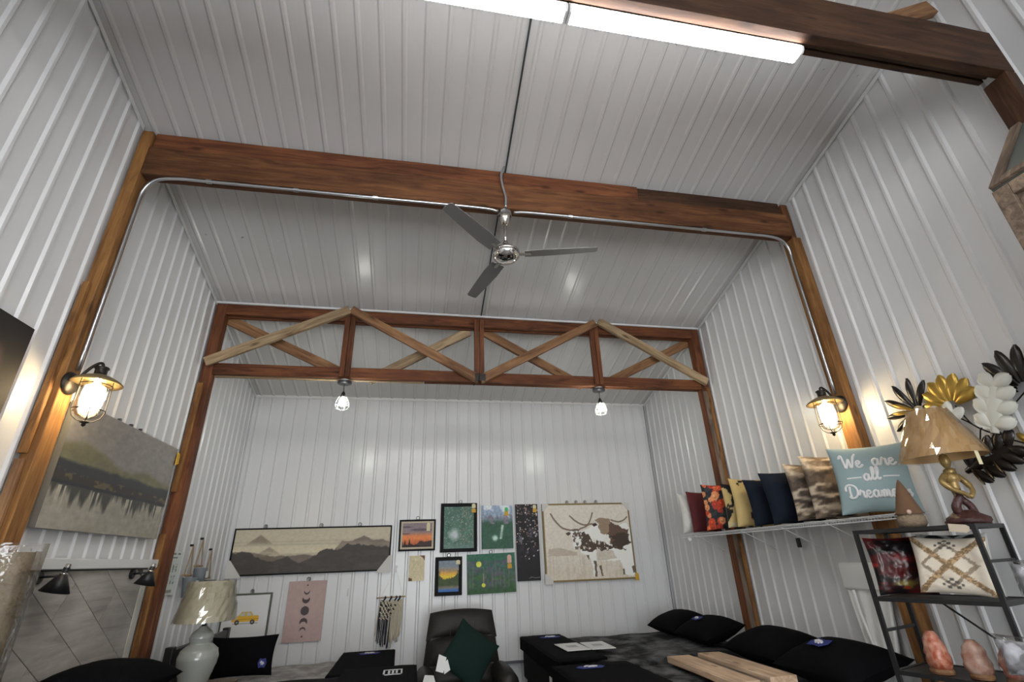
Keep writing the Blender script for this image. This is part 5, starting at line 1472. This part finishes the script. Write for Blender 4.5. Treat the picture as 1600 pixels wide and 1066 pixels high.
# lettered cushion
M_TEAL = plain('dusty_teal_cloth', (0.26, 0.345, 0.355), 0.85, bump=0.12, bscale=150)
M_LETTER = plain('white_lettering', (0.72, 0.72, 0.72), 0.8)
dw, dh, dt = 0.47, 0.49, 0.14
dc = cushion('lettered_cushion', 'dusty teal cushion lettered We are all Dreamers in white script', 'cushion', (5.325, 2.985, CZ), F(-44, 2, -10), dw, dh, dt, M_TEAL, seed=3, n=34, wr=0.0)
GLY = {
    'W': ([[(-.15, 1.55), (.02, 1.95), (.22, 1.85), (.36, .9), (.46, .08), (.62, .25), (.98, 1.35), (1.06, .5), (1.14, .05), (1.32, .3), (1.62, 1.5), (1.92, 2.05)]], 1.75),
    'e': ([[(0, .42), (.3, .5), (.52, .74), (.38, .98), (.12, .82), (.06, .4), (.25, .03), (.55, .08), (.85, .4)]], .82),
    'a': ([[(.66, .82), (.42, 1.0), (.1, .72), (.1, .22), (.36, .0), (.62, .35), (.70, .95), (.68, .3), (.82, .03), (1.05, .35)]], 1.02),
    'r': ([[(-.02, .35), (.18, .9), (.24, 1.12), (.32, .9), (.58, .88), (.58, .55), (.60, .15), (.74, .02), (.95, .35)]], .92),
    'l': ([[(0, .3), (.36, 1.0), (.46, 1.75), (.32, 2.0), (.2, 1.6), (.2, .4), (.36, .02), (.62, .35)]], .6),
    'm': ([[(-.02, .35), (.14, .95), (.2, .6), (.2, .0), (.3, .65), (.5, .98), (.6, .7), (.6, .0), (.7, .65), (.9, .98), (1.0, .7), (1.0, .2), (1.14, .02), (1.35, .35)]], 1.32),
    'D': ([[(.34, 1.75), (.26, 1.0), (.3, .1)], [(-.25, 1.1), (-.15, 1.75), (.35, 2.0), (1.0, 1.7), (1.22, .95), (.95, .2), (.4, .02), (.08, .2), (.3, .45)]], 1.35),
    's': ([[(-.02, .35), (.38, 1.0), (.42, .7), (.58, .3), (.35, .02), (.1, .15)]], .7),
}
def write(txt, x, z, s, r=0.0068):
    b = MB()
    for ch in txt:
        if ch == ' ': x += 0.75 * s; continue
        strokes, adv = GLY[ch]
        for st in strokes:
            pts = []
            for p in crom([(px, pz, 0) for px, pz in st], 5):
                X_, Z_ = x + p.x * s, z + p.y * s
                u = X_ / (dw / 2); v = (Z_ - dh / 2) / (dh / 2)
                for _ in range(4):
                    xx, _y, zz = pillow_point(u, v, dw, dh, dt, -1)
                    u += (X_ - xx) / (dw / 2); v += (Z_ - dh / 2 - zz) / (dh / 2)
                _x, yy, _z = pillow_point(u, v, dw, dh, dt, -1)
                pts.append((X_, yy - 0.001, Z_))
            b.tube(pts, r, 6)
        x += adv * s
    return b, x
b, _ = write('We', -0.165, 0.31, 0.050, 0.0082); b.build('lettering', M_LETTER, dc, smooth=True)
b, _ = write('are', 0.022, 0.315, 0.050, 0.0082); b.build('lettering', M_LETTER, dc, smooth=True)
b, _ = write('all', -0.052, 0.215, 0.045, 0.0082); b.build('lettering', M_LETTER, dc, smooth=True)
b, _ = write('Dreamers', -0.165, 0.10, 0.046, 0.0082); b.build('lettering', M_LETTER, dc, smooth=True)
for (x0, x1) in ((-0.15, -0.062), (0.062, 0.155)):
    pts = []
    for k in range(7):
        X_ = x0 + (x1 - x0) * k / 6; Z_ = 0.238
        _x, yy, _z = pillow_point(X_ / (dw / 2) * 1.04, (Z_ - dh / 2) / (dh / 2), dw, dh, dt, -1)
        pts.append((X_, yy - 0.001, Z_))
    MB().tube(pts, 0.0055, 6).build('rule', M_LETTER, dc)

# ================================================================== black metal rack
A_ = Vector((4.90, 2.82, 0)); B_ = Vector((5.09, 2.25, 0))
ev = (A_ - B_).normalized(); nv_ = Vector((ev.y, -ev.x, 0))      # ev along the front (to the far end), nv_ towards the wall
LR = (A_ - B_).length; DR = 0.36
rz = math.atan2(ev.y, ev.x)
rk = thing('metal_rack', 'black metal open shelf rack in front of the wire shelf at right', 'rack', (B_.x, B_.y, 0), (0, 0, rz))
# local x: along the front from B to A ; local y negative: towards the wall
tb = 0.011
ZT, Z2, Z3, Z4 = 1.742, 1.372, 1.005, 0.60
for (x, y) in ((0, 0), (LR, 0), (0, -DR), (LR, -DR)):
    MB().box(x - tb, x + tb, y - tb, y + tb, 0, ZT).build('post', M_BLACK, rk)
for z in (ZT, Z2, Z3, Z4):
    for y in (0, -DR): MB().box(tb, LR - tb, y - tb, y + tb, z - 0.022, z).build('rail', M_BLACK, rk)
    for x in (0, LR): MB().box(x - tb, x + tb, -DR + tb, -tb, z - 0.022, z).build('rail', M_BLACK, rk)
    MB().box(0, LR, -DR, 0, z - 0.012, z - 0.004).build('shelf_board', plain('dark_shelf', (0.03, 0.028, 0.027), 0.5), rk)
MB().box(LR - 0.006, LR + 0.006, -DR + tb, -tb, 1.19, 1.205).build('side_bar', M_BLACK, rk)
MB().box(-0.006, 0.006, -DR + tb, -tb, 1.55, 1.565).build('side_bar', M_BLACK, rk)
MB().tube([(LR * 0.75, -DR, Z2 - 0.02), (0.02, -DR, Z3 - 0.02)], 0.006, 6).build('brace', M_BLACK, rk)
def rackpt(x, y, z):
    p = B_ + ev * x - nv_ * y
    return (p.x, p.y, z)
# tag on the top rail
tg = MB().prism([(-0.045, -0.02), (0.03, -0.02), (0.045, -0.008), (0.045, 0.012), (0.03, 0.02), (-0.045, 0.02)], 0, 0.003).build('price_tag', plain('buff_tag', (0.55, 0.47, 0.36), 0.8), M=TRS(rackpt(0.06, 0.018, 1.722), (0, R_(8), rz + PI)))
tag(tg, 'buff card price tag tied to the top rail of the black rack', 'tag')

def p_velvet(U, V, A):
    P = Pic(U, V, A, (0.22, 0.05, 0.055))
    P.fill(np.clip((fbm(U, V, 3, 8, 4) - 0.45) * 5, 0, 1), (0.035, 0.03, 0.035), 0.95)
    P.fill(np.clip((fbm(U, V, 4, 10, 14) - 0.60) * 7, 0, 1), (0.46, 0.09, 0.08), 0.9)
    P.fill(np.clip(1 - np.hypot((U - 0.5) / 0.3, (V - 0.17) / 0.10), 0, 1) * 2 * (fbm(U, V, 6, 16, 5) > 0.42), (0.34, 0.30, 0.12), 0.9)
    return P.c
def p_bw(U, V, A):
    P = Pic(U, V, A, (0.07, 0.075, 0.085))
    for k in range(7):
        P.fill(np.abs(((U * 0.9 + V * 1.4 * (1 if k % 2 else -1)) % 0.5) - 0.25) < 0.05, (0.48, 0.50, 0.49), 0.9)
    P.fill(np.minimum(U, 1 - U) < 0.07, (0.55, 0.55, 0.53))
    return P.c
def p_boho(U, V, A):
    P = Pic(U, V, A, (0.70, 0.665, 0.61))
    t = (0.42, 0.35, 0.26)
    f = (fbm(U, V, 18, 18, 3) - 0.5) * 0.05
    d = np.abs(np.abs(U - 0.5) + np.abs(V - 0.5) - 0.36 + f)
    P.fill(d < 0.035, (0.48, 0.43, 0.37))
    P.fill((np.abs(np.abs(U - 0.5) - np.abs(V - 0.5)) + f < 0.06), t)
    P.fill((fbm(U, V, 40, 40, 8) > 0.55) & (np.abs(np.abs(U - 0.5) - np.abs(V - 0.5)) < 0.07), (0.60, 0.50, 0.38))
    for (cx_, cz_) in ((0.5, 0.16), (0.5, 0.84)):
        for (a, c) in ((0, 0), (-.06, .05), (.06, .05), (-.06, -.05), (.06, -.05), (-.12, 0), (.12, 0), (0, .09)):
            P.fill((np.abs(U - cx_ - a) < 0.022) & (np.abs(V - cz_ - c) < 0.022), (0.30, 0.28, 0.26))
    return P.c
cushion('rack_cushion', 'dark red and black shiny cushion at the far end of the rack shelf', 'cushion', rackpt(0.475, -0.14, Z2 + 0.004), (R_(-4), 0, rz + PI + R_(40)), 0.30, 0.325, 0.07, painted('satin_print', 0.3), p_velvet, seed=4, n=50, wr=0.012, back=(0.1, 0.03, 0.03))
cushion('rack_cushion', 'black and pale striped cushion behind the tufted one on the rack', 'cushion', rackpt(0.205, -0.172, Z2 + 0.016), (R_(-4), R_(2), rz + PI), 0.34, 0.315, 0.06, M_CLOTHPRINT, p_bw, seed=6, n=44, back=(0.5, 0.5, 0.5))
cushion('rack_cushion', 'cream tufted cushion with taupe zigzags on the rack', 'cushion', rackpt(0.205, -0.075, Z2 + 0.016), (R_(-8), R_(3), rz + PI), 0.36, 0.30, 0.09, M_CLOTHPRINT, p_boho, seed=9, n=70, wr=0.006, back=(0.6, 0.55, 0.48))

# salt lamps
def salt(label, loc, w, h, seed, col, col2):
    rr = np.random.RandomState(seed); b = MB(); vs = []; fs = []
    n, m = 14, 9
    for i in range(m + 1):
        t_ = i / m
        r_ = w / 2 * math.sin(PI * (0.30 + 0.64 * t_)) ** 0.65
        for k in range(n):
            a = 2 * PI * k / n
            q = r_ * (0.88 + 0.24 * rr.rand())
            vs.append((q * math.cos(a), q * math.sin(a) * 0.85, 0.022 + (h - 0.022) * t_ + 0.01 * (rr.rand() - .5) * (0 < i < m)))
    for i in range(m):
        for k in range(n):
            k2 = (k + 1) % n
            fs.append((i * n + k, i * n + k2, (i + 1) * n + k2, (i + 1) * n + k))
    fs.append(tuple(range(n - 1, -1, -1))); fs.append(tuple(m * n + k for k in range(n)))
    t = thing('salt_lamp', label, 'salt lamp', loc, (0, 0, seed), 'salt lamps on the rack')
    mt, nt, bs = _mat('salt_%d' % seed)
    N = nt.nodes.new; tc = N('ShaderNodeTexCoord'); no = N('ShaderNodeTexNoise'); no.inputs['Scale'].default_value = 24; no.inputs['Detail'].default_value = 5
    rp_ = N('ShaderNodeValToRGB'); rp_.color_ramp.elements[0].position = 0.38; rp_.color_ramp.elements[0].color = (*col, 1); rp_.color_ramp.elements[1].position = 0.66; rp_.color_ramp.elements[1].color = (*col2, 1)
    nt.links.new(tc.outputs['Object'], no.inputs['Vector']); nt.links.new(no.outputs['Fac'], rp_.inputs['Fac']); nt.links.new(rp_.outputs['Color'], bs.inputs['Base Color'])
    bs.inputs['Roughness'].default_value = 0.35; bs.inputs['Subsurface Weight'].default_value = 0.15
    b.add(vs, fs).build('crystal', mt, t, smooth=True)
    MB().lathe([(w * 0.42, 0), (w * 0.44, 0.012), (w * 0.40, 0.024)], 20).build('base', M_MIDWOOD, t)
salt('tall pink and orange salt lamp nearest the white robe', rackpt(0.41, -0.08, Z3), 0.13, 0.20, 1, (0.36, 0.07, 0.03), (0.62, 0.34, 0.24))
salt('pale pointed pink salt lamp in the middle of the rack shelf', rackpt(0.235, -0.08, Z3), 0.12, 0.175, 2, (0.34, 0.17, 0.12), (0.55, 0.38, 0.31))
salt('blunt pink salt lamp nearest the right edge', rackpt(0.085, -0.085, Z3), 0.125, 0.165, 3, (0.36, 0.13, 0.09), (0.58, 0.38, 0.32))

# ---- figure lamp on the rack
fl = thing('figure_table_lamp', 'gold figure table lamp with a tan film-wrapped shade on the rack', 'lamp', rackpt(0.088, -0.215, ZT), (0, 0, 0))
M_OLDGOLD = plain('old_gold', (0.34, 0.23, 0.085), 0.35, 0.35, vary=0.3, vscale=30)
M_ROCK = plain('dark_red_resin', (0.055, 0.02, 0.018), 0.45, bump=0.6, bscale=50, vary=0.4, vscale=30)
b = MB(); rg = np.random.RandomState(8)
prof = [(0.105, 0), (0.108, 0.015), (0.09, 0.035), (0.065, 0.055), (0.04, 0.075)]
vs = []; fs = []
for i, (r_, z) in enumerate(prof):
    for k in range(18):
        a = 2 * PI * k / 18; q = r_ * (0.85 + 0.3 * rg.rand()); vs.append((q * math.cos(a), q * math.sin(a), z + 0.006 * rg.rand() * (i > 0)))
for i in range(len(prof) - 1):
    for k in range(18):
        k2 = (k + 1) % 18; fs.append((i * 18 + k, i * 18 + k2, (i + 1) * 18 + k2, (i + 1) * 18 + k))
fs.append(tuple(range(17, -1, -1))); fs.append(tuple(72 + k for k in range(18)))
b.add(vs, fs).build('rock_base', M_ROCK, fl, smooth=True)
leg = MB()
leg.tube(crom([(-0.03, 0.01, 0.05), (-0.045, 0.0, 0.10), (-0.02, -0.015, 0.15), (0.0, 0, 0.20)], 5), [0.024] * 6 + [0.022] * 5 + [0.02] * 5, 10)
leg.tube(crom([(0.045, -0.02, 0.05), (0.03, -0.02, 0.10), (0.012, 0.005, 0.15), (0.005, 0, 0.20)], 5), [0.020] * 16, 10)
leg.build('legs', M_ROCK, fl, smooth=True)
tor = MB()
tor.tube(crom([(0.0, 0, 0.16), (-0.008, 0, 0.20), (-0.005, 0.0, 0.245), (0.004, 0, 0.28), (0.0, 0, 0.315)], 4), [0.022] * 4 + [0.028] * 4 + [0.040] * 4 + [0.030] * 4 + [0.014], 12)
tor.tube(crom([(-0.04, 0, 0.275), (-0.095, -0.015, 0.235), (-0.075, -0.04, 0.19), (-0.01, -0.045, 0.165), (0.03, -0.03, 0.15)], 5), [0.017] * 10 + [0.013] * 11, 9)
tor.tube(crom([(0.042, 0, 0.27), (0.078, -0.01, 0.23), (0.07, -0.035, 0.18), (0.03, -0.04, 0.145)], 5), [0.017] * 8 + [0.013] * 8, 9)
tor.lathe([(0.0, 0.40), (0.018, 0.392), (0.027, 0.37), (0.026, 0.345), (0.016, 0.32), (0.0, 0.31)], 14, TRS((0, 0, 0)))
tor.build('figure', M_OLDGOLD, fl, smooth=True)
MB().tube([(0, 0, 0.38), (0, 0, 0.70)], 0.007, 8).build('stem', M_BRONZE, fl)
M_TANSH = plain('tan_shade', (0.52, 0.33, 0.15), 0.6, bump=0.1, bscale=150)
MB().lathe([(0.212, 0.375), (0.088, 0.665), (0.085, 0.665), (0.209, 0.375)], 48, caps=False).build('shade', M_TANSH, fl, smooth=True)
crinkle(0.213, 0.368, 0.089, 0.67, 46, 0.013, 9).build('film_wrap', M_FILMSH, fl, smooth=False)
MB().box(-0.05, -0.025, -0.215, -0.213, 0.30, 0.375).build('price_tag', M_TAGP, fl)

# ---- plush gnome
gn = thing('plush_gnome', 'small plush gnome with a tall brown felt hat on the rack top', 'plush toy', rackpt(0.345, -0.17, ZT + 0.003))
MB().lathe([(0.0, 0), (0.06, 0.0), (0.075, 0.02), (0.072, 0.06), (0.05, 0.085), (0.0, 0.09)], 20).build('body', plain('tan_plush', (0.24, 0.18, 0.12), 0.95, bump=0.8, bscale=60), gn, smooth=True)
hat = [(0.078, 0.075), (0.07, 0.085), (0.055, 0.13), (0.04, 0.18), (0.026, 0.225), (0.012, 0.262), (0.002, 0.28)]
MB().lathe(hat, 20).build('hat', plain('brown_felt', (0.14, 0.075, 0.04), 0.95), gn, smooth=True)
MB().lathe([(0, 0.014), (0.010, 0.010), (0.014, 0), (0.010, -0.010), (0, -0.014)], 10, TRS((-0.055, -0.05, 0.085))).build('nose', plain('pink_nose', (0.6, 0.42, 0.34), 0.8), gn, smooth=True)

# ---- white robe hanging behind the rack
rb = thing('white_robe', 'white folded cloth robe hanging on the right wall behind the rack', 'robe', (W - 0.085, 3.49, 0.91))
nx, nz_ = 22, 26; vs = []; fs = []
for i in range(nz_ + 1):
    t_ = i / nz_
    for j in range(nx + 1):
        u = -1 + 2 * j / nx
        hw_ = 0.20 * (0.62 + 0.38 * t_) if t_ > 0.12 else 0.20 * (0.52 + 1.2 * t_)
        fold = 0.012 * math.sin(u * 9 + 2 * t_) * (1 - t_ * 0.6)
        vs.append((fold, u * hw_ + 0.04 * (1 - t_), t_ * 0.62))
m = len(vs)
vs += [(x + 0.028, y, z) for x, y, z in vs]
for i in range(nz_):
    for j in range(nx):
        a = i * (nx + 1) + j
        fs.append((a, a + nx + 1, a + nx + 2, a + 1)); fs.append((m + a, m + a + 1, m + a + nx + 2, m + a + nx + 1))
for i in range(nz_):
    for j in (0, nx):
        a = i * (nx + 1) + j; fs.append((a, m + a, m + a + nx + 1, a + nx + 1))
for j in range(nx):
    for i in (0, nz_):
        a = i * (nx + 1) + j; fs.append((a, a + 1, m + a + 1, m + a))
M_ROBE = plain('white_towelling', (0.80, 0.80, 0.78), 0.9, bump=0.2, bscale=60)
MB().add(vs, fs).build('body', M_ROBE, rb, smooth=True)
MB().box(-0.026, 0.03, -0.205, 0.205, 0.44, 0.63).build('folded_top', M_ROBE, rb, smooth=True, bevel=0.02, seg=3)
MB().tube(crom([(-0.02, 0.12, 0.44), (-0.03, 0.10, 0.25), (-0.02, 0.07, 0.05)], 5), 0.011, 8).build('belt', M_ROBE, rb, smooth=True)
MB().lathe([(0.02, 0), (0.02, 0.03)], 10, TRS((0.03, 0, 0.60), (0, PI / 2, 0))).build('hook', M_STEEL, rb)

# black magnetic clip below the shelf
ck = MB().box(W - 0.05, W - 0.016, 4.135, 4.16, 1.66, 1.74).build('wall_clip', M_BLACK, bevel=0.006); tag(ck, 'small black clip on the right wall under the wire shelf', 'clip')

# ---- film-wrapped parcels at the right edge of the rack
def parcel(label, loc, w, h, d, seed):
    t = thing('wrapped_parcel', label, 'parcel', loc, (0, 0, rz + PI))
    link('cushion', pillow_mesh('cushion', w, h, d, plain('blue_white_cloth_%d' % seed, (0.50, 0.50, 0.55), 0.8, vary=0.4, vscale=18), n=18, seed=seed), None, t)
    vs = []; fs = []; rr = np.random.RandomState(seed)
    b = MB()
    me = pillow_mesh('film', w * 1.15, h * 1.15, d * 1.25, M_WRAP, n=10, wr=0.03, seed=seed + 3)
    link('film', me, None, t)
    return t
parcel('film-wrapped pale parcel on the middle rack shelf at the right edge', rackpt(-0.118, -0.14, Z2 + 0.02), 0.15, 0.15, 0.09, 4)
parcel('film-wrapped pale parcel on the lower rack shelf at the right edge', rackpt(-0.02, 0.07, Z3 + 0.06), 0.17, 0.15, 0.09, 7)
pb = MB().prism([(-0.10, -0.12), (0.10, -0.12), (0.11, -0.06), (0.09, 0.10), (-0.10, 0.12)], 0, 0.10, 'z').build('white_towel', M_ROBE, M=TRS(rackpt(0.50, -0.16, Z4)), smooth=True, bevel=0.02); tag(pb, 'folded white towel on the lowest visible rack shelf', 'towel')

# ================================================================== leaf wall art
la = thing('leaf_wall_art', 'metal wall sculpture of gold, black and white tropical leaves', 'wall art', (W - 0.03, 2.43, 2.33), RIGHT)
# local x runs towards the camera (world -y), local z up, -y out of the wall
def leaf_lobes(lobes, yoff, curl=0.012):
    """lobes: (x0,z0,x1,z1,width): curved pointed blades with a raised midrib"""
    b = MB()
    for (x0, z0, x1, z1, w) in lobes:
        d = Vector((x1 - x0, z1 - z0)); L = d.length; d /= L; n = Vector((-d.y, d.x))
        vs = []; fs = []; m = 9
        for i in range(m + 1):
            t_ = i / m
            ww = w * (math.sin(PI * (0.10 + 0.80 * t_ ** 1.25)) ** 0.8) / 2 if i < m else w * 0.10
            lift = -curl * math.sin(PI * t_) - 0.004
            for s, k in ((-1, 0.006), (-0.45, 0.0), (0, -0.006), (0.45, 0.0), (1, 0.006)):
                p = Vector((x0, z0)) + d * (L * t_) + n * (s * ww)
                vs.append((p.x, yoff + lift + k, p.y))
        q = len(vs)
        vs += [(x, y + 0.0035, z) for x, y, z in vs]
        for i in range(m):
            for k in range(4):
                a = i * 5 + k
                fs.append((a, a + 1, a + 6, a + 5)); fs.append((q + a, q + a + 5, q + a + 6, q + a + 1))
            for k in (0, 4):
                a = i * 5 + k; fs.append((a, a + 5, q + a + 5, q + a))
        b.add(vs, fs)
    return b
def fan_leaf(cx_, cz_, R, a0, a1, n, w, yoff, base=0.15):
    out = []
    for k in range(n):
        a = R_(a0 + (a1 - a0) * k / (n - 1)); rr = R * (0.82 + 0.18 * math.sin(PI * (k + 0.5) / n))
        out.append((cx_ + base * R * math.cos(a), cz_ + base * R * math.sin(a), cx_ + rr * math.cos(a), cz_ + rr * math.sin(a), w))
    return leaf_lobes(out, yoff)
def feather_leaf(cx_, cz_, L, ang, n, w, yoff, lobe):
    a = R_(ang); d = (math.cos(a), math.sin(a)); out = [(cx_, cz_, cx_ + L * d[0], cz_ + L * d[1], w * 1.3)]
    for k in range(n):
        t_ = 0.12 + 0.78 * k / (n - 1)
        px, pz = cx_ + L * t_ * d[0], cz_ + L * t_ * d[1]
        ll = lobe * (0.65 + 0.35 * math.sin(PI * (0.2 + 0.7 * t_)))
        for s in (-1, 1):
            q = a + s * R_(66 - 22 * t_)
            out.append((px, pz, px + ll * math.cos(q), pz + ll * math.sin(q), w))
    return leaf_lobes(out, yoff)
M_WLEAF = plain('white_leaf', (0.60, 0.60, 0.54), 0.5)
M_BLEAF = plain('black_leaf', (0.016, 0.012, 0.010), 0.3, 0.2)
M_BGLEAF = plain('dark_gold_leaf', (0.06, 0.04, 0.015), 0.25, 0.7)
fan_leaf(-0.21, 0.15, 0.25, 60, 205, 6, 0.050, -0.05).build('leaf', M_BLEAF, la, smooth=True)
leaf_lobes([(-0.22, 0.16, -0.36, 0.24, 0.030), (-0.22, 0.15, -0.38, 0.175, 0.028)], -0.066).build('leaf', M_GOLD, la, smooth=True)
fan_leaf(0.02, 0.12, 0.21, 20, 165, 7, 0.082, -0.06).build('leaf', M_GOLD, la, smooth=True)
fan_leaf(-0.02, 0.00, 0.16, 40, 190, 5, 0.068, -0.085).build('leaf', M_WLEAF, la, smooth=True)
feather_leaf(0.20, -0.10, 0.30, 68, 4, 0.085, -0.09, 0.13).build('leaf', M_WLEAF, la, smooth=True)
fan_leaf(0.42, 0.10, 0.26, 35, 170, 7, 0.066, -0.055).build('leaf', M_BLEAF, la, smooth=True)
feather_leaf(-0.06, -0.28, 0.32, 18, 5, 0.062, -0.06, 0.14).build('leaf', M_BLEAF, la, smooth=True)
leaf_lobes([(0.0, -0.28, 0.03, -0.37, 0.014), (0.07, -0.27, 0.09, -0.345, 0.012), (0.13, -0.25, 0.15, -0.32, 0.014)], -0.080).build('leaf', M_BGLEAF, la, smooth=True)
fan_leaf(0.36, -0.22, 0.15, -130, 130, 7, 0.040, -0.05).build('leaf', M_GOLD, la, smooth=True)
st = MB()
for p in ([(-0.21, -0.03, 0.15), (0.0, -0.04, 0.05), (0.10, -0.035, -0.05)], [(0.02, -0.04, 0.12), (0.06, -0.035, 0.0), (0.10, -0.035, -0.05)], [(0.20, -0.06, -0.10), (0.14, -0.04, -0.08), (0.10, -0.035, -0.05)], [(0.42, -0.04, 0.10), (0.28, -0.03, 0.02), (0.10, -0.035, -0.05)], [(-0.06, -0.045, -0.28), (0.05, -0.035, -0.15), (0.10, -0.035, -0.05)], [(0.36, -0.04, -0.22), (0.22, -0.03, -0.14), (0.10, -0.035, -0.05)]):
    st.tube(crom(p, 5), 0.0045, 6)
st.build('stems', M_BRONZE, la, smooth=True)

# ================================================================== sloped wooden display hood, top right
hd = thing('wooden_display_hood', 'rough grey-brown framed wooden hood on the right wall, top right corner', 'wall cabinet', (5.04, 1.47, 2.35))
HX = 5.04; LZ = 3.30 - 2.35; HY = -0.95; DX = W - 0.12 - HX
MB().box(0.012, 0.022, HY, 0, 0, LZ).build('front_panel', M_GREYWOOD, hd)
for (y0, y1) in ((-0.075, 0), (HY, HY + 0.075)):
    MB().box(-0.012, 0.012, y0, y1, 0, LZ).build('front_stile', M_GREYWOOD, hd, bevel=0.003, seg=1)
for (z0, z1) in ((0, 0.07), (LZ - 0.07, LZ)):
    MB().box(-0.012, 0.012, HY + 0.076, -0.076, z0, z1).build('front_rail', M_GREYWOOD, hd, bevel=0.003, seg=1)
sl_ = math.atan2(0.49, 0.42); LS = DX / math.cos(sl_) - 0.01
MS = TRS((0.0, 0, LZ + 0.016), (0, -sl_, 0))
MB().box(0.0, LS, HY, 0, -0.010, 0.0).build('top_panel', plain('grey_green_board', (0.10, 0.11, 0.10), 0.7), hd, M=MS)
for (y0, y1) in ((-0.05, 0), (HY, HY + 0.05)):
    MB().box(0, LS, y0, y1, 0.0, 0.022).build('top_stile', M_GREYWOOD, hd, bevel=0.003, seg=1, M=MS)
MB().box(0, 0.06, HY + 0.051, -0.051, 0.0, 0.022).build('top_rail', M_GREYWOOD, hd, bevel=0.003, seg=1, M=MS)
MB().prism([(0.012, 0), (DX, 0), (DX, LZ + DX * math.tan(sl_) - 0.02), (0.012, LZ - 0.005)], -0.012, 0.0, 'y').build('side_panel', M_GREYWOOD, hd)
